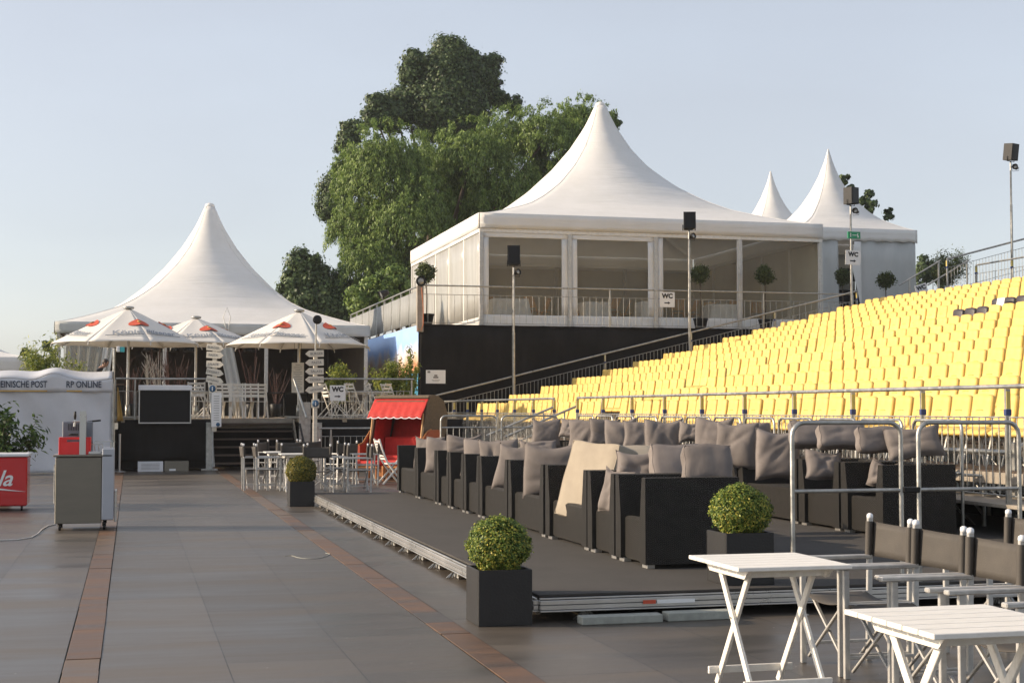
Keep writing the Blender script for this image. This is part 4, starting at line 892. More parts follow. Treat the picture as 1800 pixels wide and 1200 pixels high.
for label,px,pt,zb,pb,tl,yw,n in (('black loudspeaker on the leftmost pole, before the first marquee window',903,434,1.2,470,-.06,-.25,'first'),('black loudspeaker on the second pole, before the third marquee window',1211,375,2.6,407,-.05,-.25,'second'),('black loudspeaker on the third pole, above the WC sign',1495,331,4.1,363,0,.45,'third'),('black loudspeaker on the pole at the right frame edge',1776,254,5.6,286,.12,.4,'rightmost')):
    x,zt_=speaker(label,px,pt,zb,pb,tl,yw)
    par_lamp('small round floodlight under the %s loudspeaker'%n,(x+.14,45.0,zt_-.14),R(30) if n in('first','second') else R(-50),-.2,.095)
c,ww,hh=sgn(1490,407,1512,420,45.0)
t=thing('exit_sign','green exit sign on the third speaker pole','sign',c)
mb=MB(); mb.box((0,0,0),(ww,.05,hh),.006); mb.build('panel',M['green_sign'],t)
mb=MB(); 
for dx,dz,a,b_ in ((-.13,0,.03,.13),(0,.0,.14,.022),(.115,0,.05,.035),(.13,.045,.03,.035),(.125,-.05,.02,.06),(.155,-.045,.02,.06)): mb.box((dx,-.027,dz),(a,.004,b_),.001)
mb.build('pictogram',M['sign_white'],t)
c=at(740,494,y=45.3); par_lamp('round floodlight on the corner post of the upper deck',c,0,0,.15,.22)
mb=MB(); pts=[at(741,505,y=45.25),at(744,540,y=45.2),at(744,570,y=45.2),at(740,581,y=45.2),at(734,577,y=45.25)]; mb.tube(pts,.014,6); tag(mb.build('hanging_cable',M['cable_o']),'orange brown cable hanging from the corner floodlight','cable')
c=at(670,519,x=DX-.1); par_lamp('floodlight tilted up on the side railing of the upper deck',c,R(-80),.5,.16,.3)
# ---------------------------------------------------------------- terrace
TZ=1.32; TY=38.7
te=thing('terrace','raised plank terrace clad in black cloth under the white tent','terrace',(-.42,TY,0))
mb=MB(); mb.box((4.5,11.7,TZ-.05),(8.9,20.2,.1),.01); mb.box((1.25,.8,TZ-.05),(2.5,1.58,.1),.01); mb.box((6.85,.8,TZ-.05),(4.2,1.58,.1),.01); mb.build('deck_floor',M['interior_floor'],te)
def clothw(x0,x1,z0,z1,y=-.02,nm='cloth_front'):
    mb=MB(); mb.grid(lambda u,v:(x0+(x1-x0)*u,y+.022*math.sin(u*(x1-x0)*6+v)+.012*math.sin(u*31),z0+(z1-z0)*v),int((x1-x0)*14),4,thick=.02); return mb.build(nm,M['black_cloth'],te)
clothw(.1,2.42,.26,TZ-.02); clothw(4.72,9.0,.1,TZ-.02)
mb=MB(); mb.box((1.2,.6,.55),(2.36,1.0,1.0),.01); mb.build('core',M['black_cloth'],te); mb=MB(); mb.box((6.85,.6,.55),(4.1,1.0,1.0),.01); mb.build('core',M['black_cloth'],te)
mb=MB(); mb.box((4.5,11.5,.6),(8.8,18,1.0),.01); mb.build('core',M['black_cloth'],te)
st=thing('terrace_stairs','wide dark wooden stairs with six treads up to the terrace','stairs',(2.06,TY,0))
for k in range(6):
    mb=MB(); mb.box((1.08,-.25+.29*k+.15,.20*(k+1)-.02),(2.1,.30,.04),.005); mb.build('tread',M['wood_dark'],st)
mb=MB(); mb.box((1.08,1.52,TZ-.13),(2.14,.05,.26),.006); mb.build('top_fascia',M['wood_grey'],st)
mb=MB(); mb.box((1.08,1.60,.55),(2.1,.04,1.0),.004); mb.build('riser_back',M['black_cloth'],st)
for s in(-1,1):
    mb=MB(); mb.bar((1.08+s*1.09,-.2,.02),(1.08+s*1.09,1.5,TZ-.1),.05,.22); mb.build('stringer',M['alu'],st)
mb=MB(); mb.box((-.12,-.05,.62),(.17,.10,1.22),.008); mb.box((-.12,-.13,.03),(.42,.2,.05),.01); mb.build('side_post',M['alu'],st)
mb=MB(); mb.box((-.035,-.08,.66),(.02,.12,1.18),.004); mb.build('side_panel',M['tent_dull'],st)
mb=MB(); mb.tube([(-.14,.1,2.42),(-.06,-.2,1.18)],.03,8); mb.tube([(2.05,.2,2.35),(2.32,-.35,1.35)],.03,8); mb.build('handrail',M['alu'],st)
mb=MB(); mb.box((2.32,.02,.9),(.30,.05,1.7),.006); mb.box((2.62,-.1,.62),(.26,.05,1.2),.006); mb.build('end_panel',M['alu'],st)
mb=MB(); mb.bar((2.16,-.2,1.2),(2.33,-.6,.25),.04); mb.build('cable_duct',M['cable_d'],st)
# terrace railings
railing('silver terrace railing left of the stairs, behind the black screen',(-.40,TY),(2.02,TY),(TZ,TZ),1.02,[0,.20,1.0],'terrace railings',gap=.32,tags=False,pitch=.30,bottom=.04)
railing('silver terrace railing right of the stairs, carrying the WC sign',(4.60,TY),(7.25,TY),(TZ,TZ),1.04,[0,.98],'terrace railings',gap=.32,tags=False,pitch=.17,bottom=.04)
railing('low silver railing in front of the black terrace cloth beside the beach chair',(4.62,37.6),(7.6,37.6),(0,0),1.08,[0,.1,1],'low railings',gap=.2,tags=False,pitch=.145,bottom=.04)
# screen
c=at(290,712,y=TY-.10); 
t=thing('display_screen','large black display screen in a grey frame hung on the terrace railing','screen',(c.x,TY-.10,0))
sw=1.30; z0=at(290,744,y=TY-.1).z; z1=at(290,678,y=TY-.1).z; zc=(z0+z1)/2
mb=MB(); mb.box((0,-.03,zc),(sw-.04,.06,z1-z0-.02),.006); mb.build('panel',M['screen'],t)
mb=MB(); mb.box((0,-.05,z0+.015),(sw,.11,.03),.004); mb.box((-sw/2+.015,-.05,zc),(.03,.11,z1-z0-.06),.004); mb.box((sw/2-.015,-.05,zc),(.03,.11,z1-z0-.06),.004)
mb.build('frame',M['alu_rail'],t)
mb=MB(); mb.box((0,-.09,z1-.05),(sw+.02,.2,.13),.01); mb.build('top_box',M['white_pl'],t)
# steel boxes at the base, stanchion
b=MB(); b.box((0,0,.125),(.62,.4,.25),.006); o=b.build('steel_box',M['white_pl'],loc=(.48,38.55,0)); tag(o,'low pale equipment box with a printed sheet under the black cloth','box','low boxes under the black cloth')
mb=MB()
for k in range(5): mb.box((0,-.204,.06+.035*k),(.45,.004,.008),.001)
mb.build('printing',M['ink_soft'],o)
b=MB(); b.box((0,0,.13),(.60,.4,.26),.006); o=b.build('steel_box',M['steel'],loc=(1.12,38.56,0)); tag(o,'low stainless box with a small plate under the black cloth','box','low boxes under the black cloth')
mb=MB(); mb.box((-.1,-.204,.04),(.16,.004,.05),.001); mb.build('plate',M['sign_white'],o)
def stanchion(label,px,py,h=.95):
    p=at(px,py,z=0); t=thing('stanchion',label,'stanchion',p,0,None)
    mb=MB(); mb.lathe([(.16,0),(.16,.012),(.05,.03)],(0,0,0),18); mb.build('base',M['alu_rail'],t); mb=MB(); mb.tube([(0,0,.02),(0,0,h)],.028,10); mb.build('pole',M['alu_rail'],t)
stanchion('silver stanchion post beside the steel bar counter',210,829)
# lamp box on pole (turquoise)
p=at(200,664,y=38.6); t=thing('lamp_pole','thin pole with a turquoise lamp box left of the first parasol pole','lamp',(p.x,38.6,0)); zt_=at(200,612,y=38.6).z
mb=MB(); mb.tube([(0,0,0),(0,0,zt_)],.03,8); mb.build('pole',M['alu'],t)
mb=MB(); mb.box((.10,0,zt_-.02),(.08,.14,.14),.01); mb.build('lamp_bracket',M['sign_white'],t); mb=MB(); mb.box((.20,0,zt_-.03),(.11,.14,.13),.01); mb.build('lamp_box',M['turq'],t)
mb=MB(); mb.grid(lambda u,v:(.02+.14*u*(1-v),-.02+.03*math.sin(u*4),TZ-.05+.85*v),5,6,thick=.01); o=mb.build('flag',M['gold'],loc=(-.36,TY-.12,0)); tag(o,'small yellow flag at the left end of the terrace railing','flag')
# ---------------------------------------------------------------- left tent
LZ=TZ; lx,ly=2.70,55.05
lt=tent_thing('marquee','white peaked tent with open dark front on the terrace at left','%s'%'tent' if False else lx,ly,5.12,5.12,LZ,4.05,4.40,8.98,'peaked tents') if False else tent_thing('marquee','white peaked tent with open dark front on the terrace at left',lx,ly,5.12,5.12,LZ,4.05,4.40,8.98,'peaked tents')
valance(lt,5.12,5.12,4.03-LZ,4.41-LZ,m='tent_dull')
zt=4.08-LZ
mb=MB(); mb.box((0,5.05,zt/2),(10.1,.03,zt),.004); mb.build('rear_wall',M['wood_grey'],lt)
M['liner']=mat('shade_brown_tent_liner',(.085,.068,.052),.8,0,(.06,.05,.04),nscale=1)  # dark brown puts the low light inside the tent into the colour
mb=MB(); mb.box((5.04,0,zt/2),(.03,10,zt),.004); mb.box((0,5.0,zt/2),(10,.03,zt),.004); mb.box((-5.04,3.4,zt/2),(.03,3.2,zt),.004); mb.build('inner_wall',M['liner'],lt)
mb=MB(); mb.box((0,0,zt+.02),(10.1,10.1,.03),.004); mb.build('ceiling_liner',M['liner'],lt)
for sx in(-1,-.33,.33,1):
    mb=MB(); mb.box((sx*5.02,-5.0,zt/2),(.12,.12,zt),.01); mb.build('post',M['chair_alu'],lt)
mb=MB()
def cur(u,v): 
    x=-4.95+.1+1.55*u*(1-.35*(1-v)**1.2*1); return (x-.0,-4.95+.05*math.sin(u*30),.05+(zt-.1)*v)
mb.grid(cur,40,6,thick=.006); mb.build('clear_curtain',M['pvc_clear'],lt)
mb=MB(); mb.grid(lambda u,v:(-3.55+.32*u-.35*(1-v),-5.0+.06*math.sin(u*12),.05+(zt-.1)*v),12,6,thick=.01); mb.build('white_curtain',M['tent'],lt)
mb=MB(); mb.grid(lambda u,v:(.05+.45*u+.55*(1-v),-4.9+.06*math.sin(u*14),.02+(zt-.1)*v),12,6,thick=.01); mb.build('tied_curtain',M['tent_dull'],lt)
mb=MB(); mb.lathe([(.18,0),(.18,.06),(.15,.13),(.06,.17)],(0,0,8.95-LZ),20); mb.build('peak_cap',M['tent'],lt)
mb=MB(); mb.tube([(.32+.02,-5.18,4.1-LZ),(.22,-5.2,4.62-LZ),(.34,-5.19,4.95-LZ),(.46,-5.2,4.62-LZ),(.36,-5.18,4.1-LZ)],.02,6); mb.build('rope_loop',M['tent'],lt)
# decoration branches inside
def branches(label,x,y,h,m,seed,n=7,spread=.5,grp='branch decorations in the terrace tent'):
    r=random.Random(seed); t=thing('branch_decoration',label,'decoration',(x,y,TZ),0,grp)
    mb=MB(); mb.lathe([(.14,0),(.2,.4),(.17,.42),(.13,.3)],(0,0,0),14); mb.build('vase',M['black_pl'],t)
    mb=MB()
    for k in range(n):
        a=r.uniform(0,6.28); s=r.uniform(.1,spread); hh=h*r.uniform(.7,1)
        p0=Vector((0,0,.25)); p1=Vector((math.cos(a)*s*.4,math.sin(a)*s*.4,hh*.5)); p2=Vector((math.cos(a)*s,math.sin(a)*s,hh)); mb.tube([p0,p1,p2],[.018,.014,.006],5)
        for q in range(4):
            f=r.uniform(.3,.9); b=p0.lerp(p2,f); mb.tube([b,b+Vector((r.uniform(-.22,.22),r.uniform(-.1,.1),r.uniform(.15,.4)))],[.008,.003],4)
    mb.build('twigs',m,t)
for k,(px,h,m,l) in enumerate(((262,2.0,'twig_pale','pale birch twigs beside the first parasol pole'),(281,2.05,'twig_pale','pale birch twigs above the screen'),(272,2.2,'twig_red','red twigs between the pale birches'),(300,2.1,'twig_red','red twigs right of the birches'),(232,1.9,'twig_red','dark twigs behind the first parasol pole'),(318,1.9,'twig_red','dark twigs left of the second parasol pole'),(443,2.2,'twig_red','tall dark twigs in the middle of the dark opening'),(485,1.5,'twig_red','low dark twigs right in the dark opening'))):
    p=at(px,700,y=46.5+k%3*.6); branches(l,p.x,p.y,h,M[m],60+k)
# hanging lamps inside
for k,px in enumerate((265,302,335,440)):
    p=at(px,600+(k==3)*12,y=50.8); t=thing('pendant_lamp','dark pendant lamp hanging inside the terrace tent, %s from the left'%ORD[k+1],'lamp',(p.x,50.8,3.55),0,'pendant lamps in the terrace tent')
    mb=MB(); mb.lathe([(.03,.2),(.18,.12),(.24,0),(.2,-.06)][::-1],(0,0,0),14); mb.build('lamp_shade',M['black_pl'],t); mb=MB(); mb.tube([(0,0,.15),(0,0,.5)],.008,5); mb.build('cord',M['cable_d'],t)
# dark furniture in the tent
for k,(px,l) in enumerate(((470,'left'),(500,'middle'),(540,'right'))):
    p=at(px,720,y=44.5+k*.7); t=thing('bar_table','dark round table inside the tent behind the white chairs, %s one'%l,'table',(p.x,p.y,TZ),0,'dark tables in the terrace tent')
    mb=MB(); mb.lathe([(.35,.72),(.36,.74),(.35,.75)],(0,0,0),18); mb.build('tabletop',M['black_pl'],t); mb=MB(); mb.lathe([(.22,0),(.2,.02),(.03,.05),(.03,.72)],(0,0,0),14); mb.build('pedestal',M['black_pl'],t)
# ---------------------------------------------------------------- person bending inside the tent
def person(loc,rz):
    J=[((0,0,.92),.15),((.02,0,1.12),.15),((.16,0,1.36),.17),((.24,0,1.47),.07),((.31,0,1.53),.06),
       ((0,.10,.88),.11),((-.02,.11,.48),.065),((-.03,.11,.09),.045),((.10,.12,.04),.04),
       ((0,-.10,.88),.11),((.10,-.11,.48),.065),((.05,-.11,.09),.045),((.18,-.12,.04),.04),
       ((.17,.19,1.38),.065),((.22,.25,1.10),.048),((.45,.17,1.02),.036),((.52,.15,1.00),.03),
       ((.17,-.19,1.38),.065),((.22,-.25,1.10),.048),((.45,-.17,1.04),.036),((.52,-.15,1.02),.03)]
    Ed=[(0,1),(1,2),(2,3),(3,4),(0,5),(5,6),(6,7),(7,8),(0,9),(9,10),(10,11),(11,12),(2,13),(13,14),(14,15),(15,16),(2,17),(17,18),(18,19),(19,20)]
    hb={}
    for s,o in((1,16),(-1,20)):
        b=Vector(J[o][0])
        for f in range(5):
            i=len(J); L=(.045,.06,.065,.06,.05)[f]; dy=(-.035,-.022,-.007,.008,.022)[f]*s
            J.append((tuple(b+Vector((.05,dy,-.01))),.010)); J.append((tuple(b+Vector((.05+L*.6,dy*1.2,-.02))),.009)); J.append((tuple(b+Vector((.05+L,dy*1.2,-.045))),.008)); Ed+=[(o,i),(i,i+1),(i+1,i+2)]
    me=bpy.data.meshes.new('body'); me.from_pydata([j[0] for j in J],Ed,[])
    o=bpy.data.objects.new('person',me); COL.objects.link(o); md=o.modifiers.new('s','SKIN'); 
    for i,j in enumerate(J): me.skin_vertices[0].data[i].radius=(j[1],j[1])
    me.skin_vertices[0].data[0].use_root=True
    o.modifiers.new('u','SUBSURF').levels=2; dg=bpy.context.evaluated_depsgraph_get(); dg.update(); m2=bpy.data.meshes.new_from_object(o.evaluated_get(dg)); o.modifiers.clear(); o.data=m2
    m2.materials.clear(); m2.materials.append(M['dark_cloth2']); m2.materials.append(M['skin'])
    for p in m2.polygons:
        p.use_smooth=True; c=p.center
        if c.x>.44 and c.z<1.2 or c.z>1.47: p.material_index=1
    o.location=loc; o.rotation_euler=(0,0,rz)
    mb=MB(); T=Matrix.Translation((.36,0,1.60))@Matrix.Rotation(.5,4,'Y')
    mb.lathe([(.02,-.125),(.05,-.115),(.066,-.07),(.078,0),(.082,.05),(.07,.095),(.03,.12)],(0,0,0),18,M=T)
    mb.lathe([(.005,-.02),(.014,-.015),(.01,.025)],(.082,0,-.01),8,M=T)
    for s in(-1,1): mb.lathe([(.004,-.03),(.018,-.01),(.014,.03)],(-.005,s*.082,0),8,M=T)
    mb.box((.073,0,-.058),(.012,.05,.010),.003,M=T)
    mb.build('head',M['skin'],o)
    mb=MB()
    for s in(-1,1): mb.lathe([(.004,-.008),(.010,0),(.004,.008)],(.073,s*.03,.012),8,M=T)
    mb.build('eyes',M['ink'],o)
    mb=MB(); mb.lathe([(.06,-.06),(.088,0),(.092,.05),(.078,.105),(.03,.135)],(-.018,0,.004),18,M=T); mb.build('hair',M['hair'],o)
    return o
p=at(176,700,y=45.5)
tag(person((p.x-.22,45.5,TZ),R(-8)),'person in dark clothes bending forward in the dark tent above the white booth','person')
t=thing('counter','dark counter in front of the bending person inside the tent','counter',(p.x+.45,45.5,TZ))
mb=MB(); mb.box((0,0,.97),(.5,1.2,.04),.006); mb.build('top',M['wood_dark'],t); mb=MB(); mb.box((0,0,.47),(.44,1.1,.94),.01); mb.build('body',M['black_pl'],t)
# ---------------------------------------------------------------- parasols
def parasol(label,x,y,th0,seed,Rr=2.02,zh=3.27,za=4.22):
    t=thing('parasol',label,'parasol',(x,y,TZ),0,'white parasols on the terrace'); zh-=TZ;za-=TZ
    A=[math.radians(th0+45*k) for k in range(8)]   # angle from -Y (towards camera) positive to +X
    P=lambda r,a,z: Vector((r*math.sin(a),-r*math.cos(a),z))
    n=10; mb=MB()
    for k in range(8):
        a,b=A[k],A[(k+1)%8] if k<7 else A[0]+2*math.pi
        def f(u,v):
            r=.05+(Rr-.05)*v; pa=P(r,a,za-(za-zh)*v**1.06); pb=P(r,b,za-(za-zh)*v**1.06); q=pa.lerp(pb,u); q.z-=-.0+.035*math.sin(u*math.pi)*v; q.z+=.06*math.sin(u*math.pi)*(v**6)*1.0; return q
        mb.grid(f,8,n,thick=.006)
    mb.build('canopy',M['canopy'],t)
    mb=MB(); mb.lathe([(.13,0),(.15,.03),(.13,.06),(.05,.07)],(0,0,za+.01),14); mb.build('top_cap',M['alu'],t)
    mb=MB(); mb.tube([(0,0,.02),(0,0,za)],.037,12); mb.build('pole',M['chair_alu'],t)
    mb=MB(); mb.box((0,0,.03),(.7,.7,.06),.01); mb.lathe([(.07,0),(.06,.3)],(0,0,.06),12); mb.build('base',M['alu'],t)
    for k in range(8):
        mb=MB(); mb.bar(P(.05,A[k],za-.05),P(Rr-.01,A[k],zh-.025),.02,.03); mb.bar(P(.05,A[k],za-.75),P(Rr*.5,A[k],(za+zh)/2-.06),.015,.02)
        mb.bar(P(Rr-.02,A[k],zh+.01),P(Rr+.01,A[k],zh-.09),.02,.02); mb.build('rib',M['chair_alu'],t)
    # printing on the panels either side of each second ridge
    def facet(k0,k1):
        a,b=A[k0%8],A[k1%8]
        apex=Vector((0,0,za+.004)); pa=P(Rr,a,zh+.004); pb=P(Rr,b,zh+.004); mid=(pa+pb)/2; up=(apex-mid).normalized(); rt=(pb-pa).normalized(); n_=rt.cross(up); return mid,rt,up,n_,(pb-pa).length,(apex-mid).length
    for kr in range(0,8,2):
        if P(1,A[kr],0).y>.75: continue
        for word,ks,side in (('König',(kr-1,kr),-1),('Pilsener',(kr,kr+1),1)):
            mid,rt,up,n_,W,Hh=facet(*ks)
            sz=.50 if side<0 else .46
            vs,fs=text_mb(word,sz,shear=.25,bold=.012); xs=[v.x for v in vs]; w_=max(xs)-min(xs); x0=min(xs)
            sc=min(1,(.80 if side<0 else .92)/w_)
            V=[]
            for v in vs:
                u=(v.x-x0)*sc; 
                if side<0: X=W/2-.05-w_*sc+u; rise=.10*(u/(w_*sc))
                else: X=-W/2+.02+u; rise=.12*(1-u/(w_*sc))
                yy=v.y*sc+.36+rise; f=1-yy/Hh; X*=1 ; X=X if side>0 else X
                X+= (-1 if side<0 else 1)*0
                # keep inside the facet's narrowing edge
                X = X - (W/2*(yy/Hh))*(1 if side<0 else -1)
                V.append(mid+rt*X+up*yy+n_*(.045+v.z))
            mb=MB(); mb.add(V,fs); mb.build('lettering',M['logo_grey'],t)
            mb=MB(); 
            pts=[]
            for q in range(9):
                f=q/8; X0=(W/2-.05-1.0+1.0*f) if side<0 else (-W/2+.0+1.05*f); yy=.30+(.10*f if side<0 else .12*(1-f)); X=X0-(W/2*(yy/Hh))*(1 if side<0 else -1); pts.append(mid+rt*X+up*yy+n_*.045)
            mb.tube(pts,.010,4); mb.build('underline',M['logo_grey'],t)
        a=A[kr]; f=.47; c=P(Rr*f,a,za-(za-zh)*f+.02)
        out=(P(Rr,a,zh)-Vector((0,0,za))).normalized(); tv=Vector((math.cos(a),math.sin(a),0)); nn=tv.cross(-out).normalized()
        V=[];Fs=[]
        for q in range(24):
            g=q/24*2*math.pi; s=math.cos(g); V.append(c+tv*.27*s-out*.17*math.sin(g)+nn*(.06-.095*abs(s)))
        V.append(c+nn*.05); Fs=[(24,q,(q+1)%24) for q in range(24)]
        mb=MB(); mb.add(V,Fs); mb.add([v-nn*.006 for v in V],[f_[::-1] for f_ in Fs]); e=mb.build('emblem',M['logo_red'],t)
        mb=MB(); mb.lathe([(.05,0),(.05,.008),(.01,.012)],(0,0,0),10,M=Matrix.Translation(c+nn*.055)@nn.to_track_quat('Z','Y').to_matrix().to_4x4()); mb.build('emblem_centre',M['gold'],e)
    return t
parasol('white printed parasol at the left end of the terrace',-.10,40.6,16,1)
parasol('white printed parasol between the other two, set further back',1.80,44.0,20,2,Rr=1.98,zh=3.42,za=4.20)
parasol('white printed parasol on the right, right of the stairs',4.42,40.6,-36,3)
# ---------------------------------------------------------------- signposts and menu boards
def signpost(label,px,y,zb,ztop,dirn,zs,words,yaw,lean):
    x=at(px,700,y=y).x; t=thing('signpost',label,'signpost',(x,y,zb),yaw,'signposts at the stairs')
    mb=MB(); mb.box((0,0,(ztop-zb)/2),(.10,.08,ztop-zb),.006); mb.build('pole',M['sign_wood'],t)
    for k,(z,wd) in enumerate(zip(zs,words)):
        w=.44; h=.165; ang=lean[k]; T=Matrix.Translation((.02*dirn*0,-.06,z-zb))@Matrix.Rotation(ang,4,'Y')
        P=[(-w*.5*dirn*-1*-1 if False else 0,0)]
        if dirn<0: pts=[(-.26,0),(-.16,-h/2),(.20,-h/2),(.20,h/2),(-.16,h/2)]
        else: pts=[(.26,0),(.16,h/2),(-.20,h/2),(-.20,-h/2),(.16,-h/2)]
        mb=MB(); mb.prism([(b,a) for a,b in pts],1,-.012,.012,M=T); b=mb.build('arrow_board',M['sign_wood'],t)
        vs,fs=text_mb(wd,.085 if len(wd)<8 else .062,bold=.001); mb=MB(); mb.add([T@Vector((v.x+.02*-dirn*-1*0+(.02 if dirn<0 else -.02),-.0145-v.z,v.y-.03)) for v in vs],fs); mb.build('lettering',M['ink_soft'],t)
    return t,x
words=('BURGER','PASTA','SALATE','DESSERT','GETRÄNKE')
tz=[at(553,y_,y=37.).z for y_ in (621.5,637,652.5,667,684)]
t,x=signpost('cream signpost right of the stairs, its arrows pointing left, with a round lamp on top',554,37.0,0,3.02,-1,tz,words,0,(-.04,-.05,-.03,-.02,-.14))
mb=MB(); mb.tube([(0,0,2.9),(.01,0,3.75)],.022,8); mb.build('top_tube',M['alu'],t)
mb=MB(); mb.lathe([(.05,-.14),(.09,-.1),(.115,-.02),(.115,.0),(.1,.012)],(0,0,0),20,M=Matrix.Translation((.04,-.02,3.80))@Matrix.Rotation(R(90),4,'X')); mb.build('lamp_head',M['black_pl'],t)
def info(t,z,x0=0):
    mb=MB(); mb.box((x0,-.06,z),(.19,.02,.22),.004); mb.build('info_panel',M['sign_wood'],t)
    mb=MB(); mb.lathe([(.085,0),(.085,.006)],(0,0,0),24,M=Matrix.Translation((x0,-.071,z))@Matrix.Rotation(R(90),4,'X')); mb.build('info_disc',M['blue_disc'],t)
    text('lettering','i',.15,M['sign_white'],t,(x0,-.080,z-.05),bold=.005)
info(t,at(553,709,y=37.).z)
tz=[at(378,y_,y=38.4).z for y_ in (611,624,640,654,668)]
t,x=signpost('cream signpost left of the stairs, its tilted arrows pointing right',377,38.4,1.0,at(378,604,y=38.4).z+.02,1,[z for z in tz],words,R(-22),(.12,.06,.06,.2,.22))
info(t,at(378,683,y=38.4).z-1.0,-.03)
c,ww,hh=sgn(372,690,389,750,38.3); t=thing('menu_board','narrow pale menu board leaning at the left stair post','menu board',c,0,'menu boards at the stairs')
mb=MB(); mb.box((0,0,0),(ww,.015,hh),.003); mb.build('board',M['sign_white'],t); mb=MB()
for k in range(11): mb.box((0,-.010,hh*.40-k*hh*.07),(ww*.55,.004,.012),.001)
mb.build('printing',M['ink_soft'],t); mb=MB(); mb.lathe([(.05,0),(.05,.006)],(0,0,0),16,M=Matrix.Translation((.04,-.009,-hh*.43))@Matrix.Rotation(R(90),4,'X')); mb.build('info_disc',M['blue_disc'],t)
c,ww,hh=sgn(513,637,534,690,40.3); t=thing('menu_board','cream menu board hanging from the right parasol','menu board',c,0,'menu boards at the stairs')
mb=MB(); mb.box((0,0,0),(ww,.015,hh),.003); mb.build('board',M['sign_wood'],t); mb=MB()
for k in range(15): mb.box((0,-.010,hh*.42-k*hh*.058),(ww*(.7 if k%3 else .4),.004,.010),.001)
mb.build('printing',M['ink_soft'],t); mb=MB()
for s in(-1,1): mb.tube([(s*ww*.35,0,hh/2),(s*ww*.28,0,hh/2+.55)],.005,4)
mb.build('string',M['cable_d'],t)
# ---------------------------------------------------------------- white folding furniture on the terrace
wcw=None
def wchair(label,x,y,rz):
    global wcw
    c=wood_chair(label,(x,y,TZ),rz,wcw,'white folding chairs on the terrace','white_paint',True); wcw=wcw or c
for k,px in enumerate((392,405,417,428,440,455)):
    p=at(px,738,y=40.7+.45*(k%2)); wchair('white folding chair in the row above the stairs, %s from the left'%ORD[k+1],p.x,p.y,math.pi/2*-1+(.1 if k%2 else -.05))
for k,(px,rz) in enumerate(((345,1.5),(358,.2),(576,.3),(600,2.8),(622,.4),(640,2.9),(655,.1),(672,2.6),(686,.5))):
    p=at(px,738,y=39.6+.5*(k%3)); wchair('white folding chair on the terrace, '+('left of the stairs, %s one'%('left','right')[k] if k<2 else 'right of the stairs, %s from the signpost'%ORD[k-1]),p.x,p.y,rz)
for k,px in enumerate((352,595,632,664)):
    p=at(px,738,y=40.2); q=white_table(('white folding table left of the stairs behind the railing','white folding table behind the terrace WC sign','white folding table on the terrace above the beach chair, left one','white folding table on the terrace above the beach chair, right one')[k],(p.x,p.y,TZ),.62,.62)
# ---------------------------------------------------------------- beach chair (roofed wicker)
bc=thing('roofed_beach_chair','roofed wicker beach chair with red canvas on the floor before the terrace','beach chair',(0,0,0),0); p=at(706,838,z=0); bc.scale=(1.12,1.12,1.08); bc.location=at(708,836,y=33.0); bc.location.z=0; bc.rotation_euler=(0,0,R(-40))
W=1.18
def hood(side):
    # side outline (y,z): front is -Y
    return [(-.30,.30),(-.34,.60),(-.30,1.62),(-.15,1.70),(.25,1.66),(.50,1.45),(.62,1.10),(.58,.75),(.42,.38),(.30,.30)]
H2=[(-.34,.62),(-.36,1.60),(-.22,1.72),(.05,1.73),(.34,1.62),(.56,1.36),(.62,1.05),(.52,.72),(.36,.50)]
for s in(-1,1):
    mb=MB(); x=s*W/2; mb.prism(H2,0,x-.025,x+.025); mb.build('hood_side',M['wicker_brown'],bc)
mb=MB(); 
ring=H2[1:]
for a,b in zip(ring[:-1],ring[1:]):
    mb.bar((0,(a[0]+b[0])/2,0),(0,(a[0]+b[0])/2,0.0001),.01) if False else None
    A_=Vector((0,a[0],a[1]));B_=Vector((0,b[0],b[1])); d=(B_-A_).length; ang=math.atan2(b[1]-a[1],b[0]-a[0])
    mb.box((0,0,0),(W-.06,d+.012,.035),.004,M=Matrix.Translation((A_+B_)/2)@Matrix.Rotation(ang,4,'X'))
mb.build('hood_back',M['wicker_brown'],bc)
mb=MB(); mb.grid(lambda u,v:(-(W/2-.06)+(W-.12)*u,.30-.0*v+.16*math.sin(v*1.4),.5+1.05*v),8,8,thick=.03); mb.build('back_lining',M['red_fabric'],bc)
for s in(-1,1): mb=MB(); mb.box((s*(W/2-.045),.02,1.08),(.02,.62,.98),.005); mb.build('side_lining',M['red_fabric'],bc)
mb=MB(); n=60
def aw(u,v):
    x=-(W/2+.03)+(W+.06)*u; return (x,-.34-.20*v+.005*math.sin(u*45)*v,1.66-.38*v-.028*(1 if v>.99 else 0)*abs(math.cos(u*math.pi*7)))
mb.grid(lambda u,v:aw(u,1-v),n,6,thick=.008); mb.build('awning',M['red_fabric'],bc)
mb=MB(); mb.tube([Vector(aw(k/n,1))+Vector((0,-.006,0)) for k in range(n+1)],.010,5); mb.build('awning_trim',M['linen'],bc)
mb=MB(); mb.box((0,-.30,1.70),(W+.08,.10,.05),.01); mb.build('hood_rim',M['wicker_brown'],bc)
mb=MB(); mb.box((0,.05,.42),(W-.12,.62,.14),.04); mb.build('seat_cushion',M['red_fabric'],bc)
mb=MB(); mb.box((0,.20,.66),(W-.14,.14,.42),.05,M=None); mb.build('back_cushion',M['red_fabric'],bc)
mb=MB(); mb.box((0,.05,.20),(W-.06,.66,.30),.01); mb.build('base_box',M['orange_wood'],bc)
